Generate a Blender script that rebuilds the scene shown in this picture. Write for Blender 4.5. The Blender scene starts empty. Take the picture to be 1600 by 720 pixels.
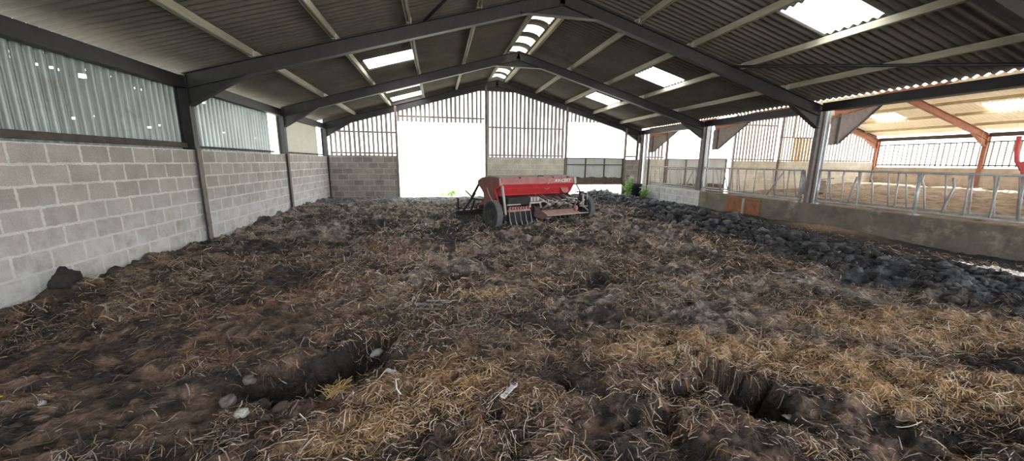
import bpy, bmesh, math, random
import numpy as np
from mathutils import Vector, Matrix, noise as mnoise

random.seed(7)
RNG = np.random.default_rng(11)
scn = bpy.context.scene
COL = scn.collection
PI = math.pi

# ------------------------------------------------------------------ layout (metres)
W = 15.37                 # clear width of the near span
BAY = 4.57
F1 = 8.585                # the three frames seen square on, and the one just ahead of the camera
FR = [F1 - BAY, F1, F1 + BAY, F1 + 2 * BAY]
GY = FR[3]                # gable wall
EAVE, SLOPE = 3.343, 0.2811
RX = W / 2
OFF = 0.19                # roof sheet above the rafter line
HW = 1.892                # top of the block walls
X2 = 31.37                # far side of the second span
RX2 = (W + 0.1 + X2 + 0.1) / 2

# ------------------------------------------------------------------ helpers
def link(o):
    COL.objects.link(o)
    return o

def props(o, label=None, cat=None, group=None, kind=None):
    if label: o['label'] = label
    if cat: o['category'] = cat
    if group: o['group'] = group
    if kind: o['kind'] = kind
    return o

def thing(name, label, cat, loc=(0, 0, 0), rz=0.0, group=None):
    o = link(bpy.data.objects.new(name, None))
    o.location = loc
    o.rotation_euler = (0, 0, rz)
    o.empty_display_size = 0.2
    return props(o, label, cat, group)

class MB:
    """collects shapes, links them as one mesh object"""
    def __init__(s):
        s.v, s.f = [], []
    def add(s, vs, fs):
        n = len(s.v)
        s.v += [tuple(q) for q in vs]
        s.f += [tuple(i + n for i in f) for f in fs]
        return s
    def box(s, x0, x1, y0, y1, z0, z1):
        vs = [(x, y, z) for z in (z0, z1) for y in (y0, y1) for x in (x0, x1)]
        return s.add(vs, [(0, 2, 3, 1), (4, 5, 7, 6), (0, 1, 5, 4), (2, 6, 7, 3), (0, 4, 6, 2), (1, 3, 7, 5)])
    def bar(s, a, b, w, h, up=(0, 0, 1)):
        """rectangular bar from a to b, w across, h along up"""
        a, b = Vector(a), Vector(b)
        d = (b - a).normalized()
        up = Vector(up)
        r = d.cross(up)
        if r.length < 1e-4:
            r = d.cross(Vector((1, 0, 0)))
        r.normalize()
        u = r.cross(d)
        vs = []
        for q in (a, b):
            for (i, j) in ((-1, -1), (1, -1), (1, 1), (-1, 1)):
                vs.append(q + r * (i * w / 2) + u * (j * h / 2))
        return s.add(vs, [(0, 1, 2, 3), (7, 6, 5, 4), (0, 4, 5, 1), (1, 5, 6, 2), (2, 6, 7, 3), (3, 7, 4, 0)])
    def prism(s, poly, axis, t0, t1):
        """polygon extruded: axis 'y' -> (x,z) polygon, 'x' -> (y,z), 'z' -> (x,y)"""
        n = len(poly)
        def P(q, t):
            return {'y': (q[0], t, q[1]), 'x': (t, q[0], q[1]), 'z': (q[0], q[1], t)}[axis]
        vs = [P(q, t0) for q in poly] + [P(q, t1) for q in poly]
        fs = [tuple(range(n - 1, -1, -1)), tuple(range(n, 2 * n))]
        fs += [(i, (i + 1) % n, n + (i + 1) % n, n + i) for i in range(n)]
        return s.add(vs, fs)
    def tube(s, pts, r, n=8, closed=False):
        pts = [Vector(p) for p in pts]
        m = len(pts)
        rs = r if isinstance(r, (list, tuple)) else [r] * m
        vs, fs = [], []
        prev = None
        for i, p in enumerate(pts):
            if closed:
                d = (pts[(i + 1) % m] - pts[i - 1]).normalized()
            else:
                d = (pts[min(i + 1, m - 1)] - pts[max(i - 1, 0)]).normalized()
            if prev is None:
                ref = Vector((0, 0, 1)) if abs(d.z) < 0.9 else Vector((1, 0, 0))
                u = (ref - d * ref.dot(d)).normalized()
            else:
                u = (prev - d * prev.dot(d)).normalized()
            prev = u
            w = d.cross(u)
            for k in range(n):
                a = 2 * PI * k / n
                vs.append(p + (u * math.cos(a) + w * math.sin(a)) * rs[i])
        segs = m if closed else m - 1
        for i in range(segs):
            j = (i + 1) % m
            for k in range(n):
                fs.append((i * n + k, i * n + (k + 1) % n, j * n + (k + 1) % n, j * n + k))
        if not closed:
            fs.append(tuple(range(n - 1, -1, -1)))
            fs.append(tuple((m - 1) * n + k for k in range(n)))
        return s.add(vs, fs)
    def lathe(s, prof, n=32, axis='x', c=(0, 0, 0)):
        """profile of (radius, along) turned about an axis"""
        vs, fs = [], []
        m = len(prof)
        for k in range(n):
            a = 2 * PI * k / n
            for (r, t) in prof:
                if axis == 'x':
                    vs.append((c[0] + t, c[1] + r * math.cos(a), c[2] + r * math.sin(a)))
                else:
                    vs.append((c[0] + r * math.cos(a), c[1] + r * math.sin(a), c[2] + t))
        for k in range(n):
            k2 = (k + 1) % n
            for i in range(m - 1):
                fs.append((k * m + i, k2 * m + i, k2 * m + i + 1, k * m + i + 1))
        return s.add(vs, fs)
    def build(s, name, mat, parent=None, smooth=False, bevel=0.0):
        me = bpy.data.meshes.new(name)
        me.from_pydata(s.v, [], s.f)
        bm = bmesh.new()
        bm.from_mesh(me)
        bmesh.ops.recalc_face_normals(bm, faces=bm.faces)
        bm.to_mesh(me)
        bm.free()
        if mat: me.materials.append(mat)
        if smooth:
            me.polygons.foreach_set('use_smooth', [True] * len(me.polygons))
        o = link(bpy.data.objects.new(name, me))
        if parent: o.parent = parent
        if bevel:
            b = o.modifiers.new('bevel', 'BEVEL')
            b.width = bevel
            b.segments = 2
            b.limit_method = 'ANGLE'
        return o

def np_mesh(name, V, F, mat, cols=None, smooth=False, parent=None):
    """quad mesh from numpy arrays, optional per-point colour"""
    me = bpy.data.meshes.new(name)
    nv, nf, k = len(V), len(F), F.shape[1]
    me.vertices.add(nv)
    me.vertices.foreach_set('co', np.ascontiguousarray(V, dtype=np.float32).ravel())
    me.loops.add(nf * k)
    me.loops.foreach_set('vertex_index', np.ascontiguousarray(F, dtype=np.int32).ravel())
    me.polygons.add(nf)
    me.polygons.foreach_set('loop_start', np.arange(0, nf * k, k, dtype=np.int32))
    me.polygons.foreach_set('loop_total', np.full(nf, k, dtype=np.int32))
    me.polygons.foreach_set('use_smooth', np.full(nf, smooth, dtype=bool))
    me.update(calc_edges=True)
    if cols is not None:
        at = me.color_attributes.new('tone', 'FLOAT_COLOR', 'POINT')
        c4 = np.ones((nv, 4), dtype=np.float32)
        c4[:, :3] = cols
        at.data.foreach_set('color', c4.ravel())
    me.materials.append(mat)
    o = link(bpy.data.objects.new(name, me))
    if parent: o.parent = parent
    return o

# ------------------------------------------------------------------ materials
class NT:
    def __init__(s, name):
        s.m = bpy.data.materials.new(name)
        s.m.use_nodes = True
        s.t = s.m.node_tree
        s.b = s.t.nodes['Principled BSDF']
        s.out = s.t.nodes['Material Output']
        s.co = s.n('ShaderNodeTexCoord').outputs['Object']
    def n(s, typ, **kw):
        x = s.t.nodes.new(typ)
        for k, v in kw.items():
            setattr(x, k, v)
        return x
    def l(s, a, b):
        s.t.links.new(a, b)
    def noise(s, scale, detail=4, rough=0.6, vec=None, stretch=None):
        x = s.n('ShaderNodeTexNoise')
        x.inputs['Scale'].default_value = scale
        x.inputs['Detail'].default_value = detail
        x.inputs['Roughness'].default_value = rough
        v = vec or s.co
        if stretch:
            mp = s.n('ShaderNodeMapping')
            mp.inputs['Scale'].default_value = stretch
            s.l(v, mp.inputs['Vector'])
            v = mp.outputs['Vector']
        s.l(v, x.inputs['Vector'])
        return x.outputs['Fac']
    def ramp(s, fac, stops):
        r = s.n('ShaderNodeValToRGB')
        e = r.color_ramp.elements
        while len(e) < len(stops): e.new(0.5)
        for i, (p, c) in enumerate(stops):
            e[i].position = p
            e[i].color = (*c, 1) if len(c) == 3 else c
        s.l(fac, r.inputs['Fac'])
        return r.outputs['Color']
    def mix(s, fac, a, b, mode='MIX'):
        x = s.n('ShaderNodeMix', data_type='RGBA', blend_type=mode)
        for sock, v in ((x.inputs[0], fac), (x.inputs[6], a), (x.inputs[7], b)):
            if hasattr(v, 'default_value') or hasattr(v, 'is_linked'):
                s.l(v, sock)
            else:
                sock.default_value = v if isinstance(v, (int, float)) else (*v, 1)
        return x.outputs[2]
    def bump(s, h, strength=0.4, dist=0.02):
        x = s.n('ShaderNodeBump')
        x.inputs['Strength'].default_value = strength
        x.inputs['Distance'].default_value = dist
        s.l(h, x.inputs['Height'])
        s.l(x.outputs['Normal'], s.b.inputs['Normal'])
    def color(s, c):
        s.l(c, s.b.inputs['Base Color'])

def mat_plain(name, c, rough=0.7, metal=0.0, var=0.35, scale=6.0, bump=0.15, bscale=40, dirt=None, stretch=None):
    t = NT(name)
    f = t.noise(scale, 6, 0.65, stretch=stretch)
    lo = tuple(v * (1 - var) for v in c)
    hi = tuple(min(1, v * (1 + var)) for v in c)
    col = t.ramp(f, [(0.3, lo), (0.7, hi)])
    if dirt:
        d = t.noise(scale * 0.7, 8, 0.7)
        m = t.ramp(d, [(dirt[1], (0, 0, 0)), (min(1, dirt[1] + 0.14), (1, 1, 1))])
        col = t.mix(m, col, dirt[0])
    t.color(col)
    t.b.inputs['Roughness'].default_value = rough
    t.b.inputs['Metallic'].default_value = metal
    if bump:
        t.bump(t.noise(bscale, 3), bump, 0.01)
    return t.m

def mat_blocks(name, c1, c2, mortar, white=None, phase=(0.0, 0.072)):
    """concrete blockwork laid in a running bond"""
    t = NT(name)
    sp = t.n('ShaderNodeSeparateXYZ')
    t.l(t.co, sp.inputs[0])
    ad = t.n('ShaderNodeMath', operation='ADD')
    t.l(sp.outputs[0], ad.inputs[0]); t.l(sp.outputs[1], ad.inputs[1])
    a2 = t.n('ShaderNodeMath', operation='SUBTRACT'); t.l(ad.outputs[0], a2.inputs[0]); a2.inputs[1].default_value = phase[0]
    z2 = t.n('ShaderNodeMath', operation='SUBTRACT'); t.l(sp.outputs[2], z2.inputs[0]); z2.inputs[1].default_value = phase[1]
    cb = t.n('ShaderNodeCombineXYZ'); t.l(a2.outputs[0], cb.inputs[0]); t.l(z2.outputs[0], cb.inputs[1])
    # ragged joints
    nz = t.n('ShaderNodeTexNoise'); nz.inputs['Scale'].default_value = 14; nz.inputs['Detail'].default_value = 4
    t.l(t.co, nz.inputs['Vector'])
    wv = t.n('ShaderNodeVectorMath', operation='SUBTRACT'); t.l(nz.outputs['Color'], wv.inputs[0]); wv.inputs[1].default_value = (0.5, 0.5, 0.5)
    ws = t.n('ShaderNodeVectorMath', operation='SCALE'); t.l(wv.outputs[0], ws.inputs[0]); ws.inputs['Scale'].default_value = 0.04
    wa = t.n('ShaderNodeVectorMath', operation='ADD'); t.l(cb.outputs[0], wa.inputs[0]); t.l(ws.outputs[0], wa.inputs[1])
    br = t.n('ShaderNodeTexBrick')
    br.offset = 0.5
    t.l(wa.outputs[0], br.inputs['Vector'])
    br.inputs['Scale'].default_value = 1.0
    br.inputs['Brick Width'].default_value = 0.445
    br.inputs['Row Height'].default_value = 0.26
    br.inputs['Mortar Size'].default_value = 0.020
    br.inputs['Mortar Smooth'].default_value = 0.35
    br.inputs['Bias'].default_value = 0.0
    br.inputs['Color1'].default_value = (*c1, 1)
    br.inputs['Color2'].default_value = (*c2, 1)
    br.inputs['Mortar'].default_value = (*mortar, 1)
    stain = t.ramp(t.noise(1.7, 8, 0.7), [(0.3, (0.72, 0.72, 0.72)), (0.7, (1.12, 1.12, 1.12))])
    col = t.mix(1.0, br.outputs['Color'], stain, 'MULTIPLY')
    grain = t.ramp(t.noise(45, 4, 0.7), [(0.3, (0.8, 0.8, 0.8)), (0.7, (1.12, 1.12, 1.12))])
    col = t.mix(1.0, col, grain, 'MULTIPLY')
    if white:
        # splashed lime wash low on the wall
        zz = t.n('ShaderNodeMapRange'); t.l(sp.outputs[2], zz.inputs[0])
        zz.inputs[1].default_value = 1.35; zz.inputs[2].default_value = 0.35
        mm = t.n('ShaderNodeMath', operation='MULTIPLY'); t.l(zz.outputs[0], mm.inputs[0])
        t.l(t.ramp(t.noise(3.2, 8, 0.72), [(0.34, (0, 0, 0)), (0.6, (1, 1, 1))]), mm.inputs[1])
        m2 = t.n('ShaderNodeMath', operation='MULTIPLY'); t.l(mm.outputs[0], m2.inputs[0]); m2.inputs[1].default_value = white[1]
        col = t.mix(m2.outputs[0], col, white[0])
    t.color(col)
    t.b.inputs['Roughness'].default_value = 0.92
    h = t.n('ShaderNodeMath', operation='MULTIPLY'); t.l(br.outputs['Fac'], h.inputs[0]); h.inputs[1].default_value = -0.6
    h2 = t.n('ShaderNodeMath', operation='ADD'); t.l(h.outputs[0], h2.inputs[0]); t.l(t.noise(60, 4, 0.7), h2.inputs[1])
    t.bump(h2.outputs[0], 0.5, 0.012)
    return t.m

def mat_tone(name, rough, fine=0.25, fscale=60.0, bump=0.5, bscale=55.0, bdist=0.02, spec=0.3):
    """colour comes from the mesh's own 'tone' attribute with fine variation"""
    t = NT(name)
    a = t.n('ShaderNodeVertexColor', layer_name='tone')
    v = t.ramp(t.noise(fscale, 6, 0.7), [(0.28, (1 - fine,) * 3), (0.72, (1 + fine * 1.4,) * 3)])
    t.color(t.mix(1.0, a.outputs['Color'], v, 'MULTIPLY'))
    t.b.inputs['Roughness'].default_value = rough
    t.b.inputs['Specular IOR Level'].default_value = spec
    if bump:
        t.bump(t.noise(bscale, 6, 0.75), bump, bdist)
    return t.m

def mat_rooflight(name):
    t = NT(name)
    tr = t.n('ShaderNodeBsdfTranslucent'); tr.inputs['Color'].default_value = (0.92, 0.93, 0.9, 1)
    tp = t.n('ShaderNodeBsdfTransparent'); tp.inputs['Color'].default_value = (0.95, 0.96, 0.95, 1)
    mx = t.n('ShaderNodeMixShader'); mx.inputs[0].default_value = 0.0
    t.l(tr.outputs[0], mx.inputs[1]); t.l(tp.outputs[0], mx.inputs[2])
    t.l(mx.outputs[0], t.out.inputs['Surface'])
    return t.m

def mat_trans(name, c, tr_amt):
    """thin sheet that lets some light through"""
    t = NT(name)
    col = t.ramp(t.noise(3, 5), [(0.3, tuple(v * .85 for v in c)), (0.7, c)])
    t.color(col)
    t.b.inputs['Roughness'].default_value = 0.6
    tr = t.n('ShaderNodeBsdfTranslucent'); t.l(col, tr.inputs['Color'])
    mx = t.n('ShaderNodeMixShader'); mx.inputs[0].default_value = tr_amt
    t.l(t.b.outputs[0], mx.inputs[1]); t.l(tr.outputs[0], mx.inputs[2])
    t.l(mx.outputs[0], t.out.inputs['Surface'])
    return t.m

M = {}
M['roof'] = mat_plain('fibre_cement', (0.125, 0.116, 0.10), 0.9, 0, 0.25, 1.2, 0.25, 60, ((0.09, 0.078, 0.062), 0.6))
M['roof_tan'] = mat_trans('tan_roof_sheet', (0.74, 0.64, 0.46), 0.035)
M['steel'] = mat_plain('dark_painted_steel', (0.025, 0.024, 0.027), 0.55, 0.0, 0.35, 4, 0.1, 60, ((0.06, 0.04, 0.03), 0.66))
M['steel_brown'] = mat_plain('brown_weathered_steel', (0.21, 0.165, 0.145), 0.7, 0.0, 0.35, 5, 0.2, 60, ((0.11, 0.06, 0.035), 0.6))
M['steel_grey'] = mat_plain('grey_painted_steel', (0.20, 0.175, 0.17), 0.65, 0.0, 0.25, 5, 0.1, 60)
M['red_oxide'] = mat_plain('red_oxide_steel', (0.33, 0.135, 0.08), 0.65, 0.0, 0.25, 4, 0.15, 60)
M['galv'] = mat_plain('galvanised_steel', (0.55, 0.58, 0.60), 0.42, 0.55, 0.2, 14, 0.08, 80, ((0.32, 0.31, 0.3), 0.66))
M['galv_tube'] = mat_plain('worn_galvanised_tube', (0.46, 0.47, 0.475), 0.45, 0.25, 0.25, 9, 0.1, 80, ((0.2, 0.16, 0.13), 0.62))
M['purlin'] = mat_plain('pale_purlin', (0.38, 0.365, 0.29), 0.75, 0.0, 0.2, 3, 0.15, 70, ((0.3, 0.27, 0.2), 0.66), stretch=(4, 0.5, 4))
M['purlin_warm'] = mat_plain('tan_purlin', (0.52, 0.42, 0.26), 0.75, 0.0, 0.2, 3, 0.15, 70)
M['tin'] = mat_plain('galvanised_sheet', (0.47, 0.53, 0.53), 0.42, 0.5, 0.18, 3.0, 0.05, 60, ((0.33, 0.35, 0.32), 0.6), stretch=(1, 1, 0.35))
M['tin_dirty'] = mat_plain('dirty_galvanised_sheet', (0.30, 0.345, 0.335), 0.45, 0.4, 0.2, 3.0, 0.05, 60, ((0.22, 0.24, 0.21), 0.58), stretch=(1, 1, 0.35))
M['fibre_wall'] = mat_trans('buff_sheet', (0.50, 0.48, 0.40), 0.12)
M['board'] = mat_plain('weathered_board_glare', (0.40, 0.36, 0.335), 0.85, 0.0, 0.3, 5, 0.3, 50, stretch=(3, 3, 0.4))  # weathered boards, colour lightened to paint in glare from the gaps
M['board_warm'] = mat_plain('warm_board', (0.42, 0.30, 0.16), 0.85, 0.0, 0.3, 5, 0.3, 50, stretch=(3, 3, 0.4))
M['timber_dark'] = mat_plain('dark_timber', (0.085, 0.07, 0.062), 0.85, 0.0, 0.3, 6, 0.3, 50)
M['block'] = mat_blocks('grey_blockwork', (0.45, 0.415, 0.37), (0.58, 0.545, 0.495), (0.84, 0.82, 0.77), ((0.74, 0.76, 0.76), 0.85), (0.12, 0.072))
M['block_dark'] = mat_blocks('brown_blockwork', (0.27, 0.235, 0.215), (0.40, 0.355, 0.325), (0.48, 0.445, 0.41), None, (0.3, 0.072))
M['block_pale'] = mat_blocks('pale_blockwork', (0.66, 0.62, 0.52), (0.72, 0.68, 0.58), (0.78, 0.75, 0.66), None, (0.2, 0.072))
M['block_tan'] = mat_blocks('tan_blockwork', (0.50, 0.42, 0.33), (0.56, 0.47, 0.38), (0.6, 0.53, 0.44), None, (0.2, 0.072))
M['render'] = mat_plain('stained_render', (0.20, 0.17, 0.14), 0.9, 0.0, 0.4, 1.8, 0.3, 30, ((0.42, 0.38, 0.28), 0.545))
M['concrete'] = mat_plain('concrete', (0.42, 0.40, 0.36), 0.9, 0.0, 0.2, 2.5, 0.25, 40)
M['rust'] = mat_plain('rusty_plate', (0.30, 0.135, 0.06), 0.85, 0.0, 0.35, 4, 0.25, 40, ((0.2, 0.10, 0.06), 0.6))
M['gate_sheet'] = mat_plain('galvanised_gate_sheet', (0.55, 0.57, 0.56), 0.55, 0.25, 0.15, 2.0, 0.05, 60, ((0.40, 0.33, 0.27), 0.64), stretch=(1, 1, 0.4))
M['mud'] = mat_plain('dried_mud', (0.13, 0.09, 0.075), 0.95, 0.0, 0.35, 8, 0.6, 30)
M['grass_ground'] = mat_plain('rough_yard', (0.46, 0.46, 0.40), 0.95, 0.0, 0.3, 2.0, 0.4, 20)
M['red'] = mat_plain('faded_red_paint', (0.56, 0.045, 0.055), 0.42, 0.0, 0.12, 5, 0.05, 60, ((0.42, 0.14, 0.12), 0.68))
M['red_dusty'] = mat_plain('dusty_red_paint', (0.50, 0.19, 0.19), 0.65, 0.0, 0.2, 7, 0.1, 60, ((0.42, 0.3, 0.27), 0.6))
M['red_brown'] = mat_plain('rusting_red_paint', (0.24, 0.09, 0.078), 0.65, 0.0, 0.3, 6, 0.2, 60, ((0.20, 0.13, 0.11), 0.58))
M['pink_dust'] = mat_plain('dust_covered_paint', (0.50, 0.30, 0.28), 0.85, 0.0, 0.2, 9, 0.2, 60)
M['lid_grey'] = mat_plain('dusty_lid', (0.36, 0.28, 0.26), 0.8, 0.0, 0.25, 7, 0.15, 60)
M['pale_steel'] = mat_plain('bare_pale_steel', (0.50, 0.47, 0.44), 0.5, 0.3, 0.25, 10, 0.1, 60, ((0.3, 0.2, 0.16), 0.62))
M['black'] = mat_plain('black_iron', (0.018, 0.016, 0.02), 0.6, 0.0, 0.4, 8, 0.15, 60)
M['maroon'] = mat_plain('dark_maroon_plate', (0.06, 0.022, 0.028), 0.6, 0.0, 0.3, 8, 0.1, 60)
M['tyre'] = mat_plain('dusty_tyre_rubber', (0.05, 0.05, 0.054), 0.9, 0.0, 0.3, 10, 0.3, 60, ((0.11, 0.105, 0.10), 0.6))
M['tread'] = mat_plain('dusty_tread_rubber', (0.20, 0.205, 0.215), 0.9, 0.0, 0.25, 10, 0.3, 60)
M['rim'] = mat_plain('dirty_rim', (0.07, 0.075, 0.07), 0.7, 0.0, 0.35, 12, 0.2, 60, ((0.16, 0.14, 0.12), 0.6))
M['hose'] = mat_plain('grey_rubber_hose', (0.15, 0.145, 0.14), 0.8, 0.0, 0.3, 12, 0.3, 90, ((0.3, 0.26, 0.24), 0.58))
M['white'] = mat_plain('white_lettering', (0.85, 0.84, 0.82), 0.6, 0.0, 0.08, 8, 0)
M['plastic'] = mat_plain('dirty_white_plastic', (0.66, 0.66, 0.66), 0.5, 0.0, 0.2, 30, 0.1, 80)
M['stone'] = mat_plain('pale_stone', (0.46, 0.46, 0.43), 0.9, 0.0, 0.25, 20, 0.4, 60)
M['clod_grey'] = mat_plain('crumbly_grey_muck', (0.125, 0.11, 0.10), 0.9, 0, 0.35, 20, 0.6, 50)
M['plank_grey'] = mat_plain('silvered_timber', (0.22, 0.22, 0.215), 0.85, 0.0, 0.3, 14, 0.4, 60)
M['yellow'] = mat_plain('yellow_petal', (0.85, 0.65, 0.03), 0.6, 0.0, 0.1, 10, 0)
M['red_gloss'] = mat_plain('bright_red_paint', (0.55, 0.10, 0.11), 0.5, 0.0, 0.2, 6, 0.05, 60)
M['tub'] = mat_plain('black_plastic', (0.025, 0.027, 0.03), 0.5, 0.0, 0.3, 8, 0.1, 60)
M['leaf'] = mat_trans('weed_leaf', (0.46, 0.70, 0.30), 0.45)
M['bloom'] = mat_trans('pale_flower', (0.8, 0.82, 0.7), 0.3)
M['grass'] = mat_trans('grass_blade', (0.52, 0.62, 0.40), 0.4)  # green paled so the overexposed daylight is painted into the colour
M['string'] = mat_plain('pale_string', (0.7, 0.66, 0.58), 0.9, 0.0, 0.1, 10, 0)
M['rooflight'] = mat_rooflight('translucent_rooflight')
M['cap_pale'] = mat_trans('cream_ridge_sheet', (0.75, 0.72, 0.6), 0.55)
M['floor'] = mat_tone('manure_bed', 0.62, 0.5, 34, 1.0, 45, 0.035, 0.4)
M['straw'] = mat_tone('straw', 0.65, 0.12, 30, 0.0)
M['clod'] = mat_tone('manure_clods', 0.5, 0.45, 50, 1.0, 50, 0.03, 0.5)
M['bedding'] = mat_plain('tan_bedding', (0.29, 0.222, 0.165), 0.95, 0.0, 0.4, 3.0, 1.0, 9, ((0.12, 0.085, 0.06), 0.5))

# ------------------------------------------------------------------ the manure floor
class VN:
    """tileable value noise, bilinear with smooth weights"""
    def __init__(s, seed, n=256):
        s.n = n
        s.g = np.random.default_rng(seed).random((n, n))
    def __call__(s, x, y):
        xi, yi = np.floor(x).astype(int), np.floor(y).astype(int)
        fx, fy = x - xi, y - yi
        fx, fy = fx * fx * (3 - 2 * fx), fy * fy * (3 - 2 * fy)
        n = s.n
        a = s.g[xi % n, yi % n]; b = s.g[(xi + 1) % n, yi % n]
        c = s.g[xi % n, (yi + 1) % n]; d = s.g[(xi + 1) % n, (yi + 1) % n]
        return (a * (1 - fx) + b * fx) * (1 - fy) + (c * (1 - fx) + d * fx) * fy
VNS = [VN(100 + i) for i in range(12)]
def fbm(x, y, size, k, oct=4, gain=0.5):
    o, a, tot = 0, 1.0, 0
    for i in range(oct):
        c, s_ = math.cos(0.6 * i + k), math.sin(0.6 * i + k)
        u, v = (x * c - y * s_) / size * 2 ** i + 17.3 * i, (x * s_ + y * c) / size * 2 ** i + 9.1 * i
        o = o + a * VNS[(k + i) % 12](u, v)
        tot += a
        a *= gain
    return o / tot
def ridge(x, y, size, k, oct=3):
    return 1 - np.abs(2 * fbm(x, y, size, k, oct) - 1) * 2.2
def sstep(a, b, x):
    t = np.clip((x - a) / (b - a), 0, 1)
    return t * t * (3 - 2 * t)
def blob(x, y, cx, cy, rx, ry, ang=0.0):
    c, s_ = math.cos(ang), math.sin(ang)
    u, v = (x - cx) * c + (y - cy) * s_, -(x - cx) * s_ + (y - cy) * c
    return np.exp(-((u / rx) ** 2 + (v / ry) ** 2))
def blobflat(x, y, cx, cy, rx, ry, ang=0.0, p=4):
    c, s_ = math.cos(ang), math.sin(ang)
    u, v = (x - cx) * c + (y - cy) * s_, -(x - cx) * s_ + (y - cy) * c
    return np.exp(-((u / rx) ** 2 + (v / ry) ** 2) ** (p / 2))
# px-derived spots: holes, darker-toned hollows, straw drifts
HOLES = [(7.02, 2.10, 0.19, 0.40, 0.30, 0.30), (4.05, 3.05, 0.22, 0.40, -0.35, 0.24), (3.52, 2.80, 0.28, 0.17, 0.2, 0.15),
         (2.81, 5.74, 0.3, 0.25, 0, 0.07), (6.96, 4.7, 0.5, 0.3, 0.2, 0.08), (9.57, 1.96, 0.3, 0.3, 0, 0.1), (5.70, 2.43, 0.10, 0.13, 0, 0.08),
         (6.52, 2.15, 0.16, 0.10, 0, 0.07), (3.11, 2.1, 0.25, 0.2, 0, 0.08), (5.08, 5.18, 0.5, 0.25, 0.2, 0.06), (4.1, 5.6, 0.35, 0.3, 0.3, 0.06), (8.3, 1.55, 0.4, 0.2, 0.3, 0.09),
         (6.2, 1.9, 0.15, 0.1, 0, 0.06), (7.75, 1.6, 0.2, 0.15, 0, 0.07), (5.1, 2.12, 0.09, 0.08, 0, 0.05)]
def band(x, y):
    """how far into the wet dark strip along the feed wall, 0..1"""
    edge = np.interp(y, [0, 2.5, 3.5, 5.3, 7, 9.1, 12.8, 17.7], [10.9, 11.0, 11.0, 10.75, 11.0, 11.2, 11.45, 11.6])
    return sstep(-0.35, 0.45, x - edge + 0.9 * (fbm(x, y, 0.9, 3) - 0.5))
def height_raw(x, y):
    b = band(x, y)
    near = 1 - sstep(4.5, 8.0, y)
    h = 0.16 * (fbm(x, y, 1.9, 1, 3) - 0.5)
    far = sstep(4.5, 8.5, y)
    h = h + (0.065 + 0.04 * far + 0.06 * b) * (ridge(x, y, 0.55, 4) - 0.35) * (0.45 + fbm(x, y, 2.2, 8, 2))
    h = h + (0.04 + 0.06 * far + 0.08 * b) * (ridge(x, y, 0.19, 6) - 0.3) * (0.5 + 0.8 * fbm(x, y, 1.3, 2, 2))
    h = h + (0.035 + 0.02 * far) * (fbm(x, y, 0.10, 5, 3) - 0.5) * 2
    h = h + 0.018 * (fbm(x, y, 0.045, 9, 2) - 0.5) * 2 * near
    # ridge of churned clods and the sunk lane beside the feed wall
    c = np.interp(y, [0, 5, 9, 17.7], [12.0, 11.9, 12.3, 12.6])
    h = h + (0.09 + 0.07 * sstep(4.5, 6.5, y)) * np.exp(-((x - c) / 0.85) ** 2)
    lane = sstep(13.2, 14.2, x) * sstep(3.0, 5.0, y)
    h = h * (1 - 0.75 * lane) - 0.02 * lane
    h = h + 0.10 * np.exp(-((x - 14.95) / 0.3) ** 2) * np.exp(-((y - 7.4) / 1.3) ** 2)
    h = h + 0.12 * np.exp(-(x / 0.35) ** 2) * (fbm(x, y, 0.8, 7, 2)) + 0.13 * blob(x, y, 0.12, 5.55, 0.2, 0.28)
    for (cx, cy, rx, ry, an, d) in HOLES:
        wob, wob2 = 1.6 * (fbm(x, y, 0.16, 10, 3) - 0.5), 1.6 * (fbm(x, y, 0.16, 4, 3) - 0.5)
        h = h - d * blobflat(x + wob * rx, y + wob2 * ry, cx, cy, rx, ry, an, 6)
    for (cx, cy, rx, ry, an, d) in HOLES[:3]:
        h = h + 0.05 * blob(x, y, cx, cy + ry * 1.5, rx * 2, ry * 0.8, an)
    flat = blobflat(x, y, 5.2, 0.2, 1.2, 1.0)
    h = h * (1 - 0.6 * flat)
    return h
def mixc(a, b, t):
    t = np.clip(t, 0, 1)[..., None]
    return a * (1 - t) + np.asarray(b) * t
def gold_amt(x, y):
    g = 0.0
    for (cx, cy, rx, ry, an) in [(6.7, 2.85, 0.55, 0.28, 0.1), (7.45, 2.62, 0.6, 0.3, -0.5), (8.2, 2.15, 0.6, 0.4, -0.5), (8.7, 1.75, 0.6, 0.3, -0.3),
                                 (9.4, 2.8, 0.9, 0.4, -0.3), (10.1, 2.5, 0.6, 0.4, 0), (5.35, 4.4, 0.35, 0.2, 0), (4.75, 2.6, 0.5, 0.4, 0), (4.3, 2.15, 0.35, 0.15, 0.2)]:
        g = g + blob(x, y, cx, cy, rx, ry, an)
    return np.clip(g, 0, 1)
def red_amt(x, y):
    g = 0.0
    for (cx, cy, rx, ry) in [(3.7, 7.4, 0.55, 0.8), (3.15, 3.65, 0.4, 0.35), (2.95, 3.5, 0.4, 0.3), (3.6, 4.0, 0.4, 0.35), (4.2, 6.9, 0.3, 0.4), (2.9, 4.4, 0.8, 0.5), (10.6, 7.4, 0.5, 0.8), (3.3, 5.2, 0.5, 0.5)]:
        g = g + blob(x, y, cx, cy, rx, ry)
    return np.clip(g, 0, 1)
C_BROWN = np.array((0.165, 0.112, 0.082)); C_DARK = np.array((0.032, 0.027, 0.025)); C_GREY = np.array((0.29, 0.26, 0.245))
C_GOLD = np.array((0.40, 0.24, 0.105)); C_RED = np.array((0.27, 0.135, 0.09)); C_BLACK = np.array((0.022, 0.023, 0.027)); C_SLATE = np.array((0.115, 0.125, 0.145))
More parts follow.
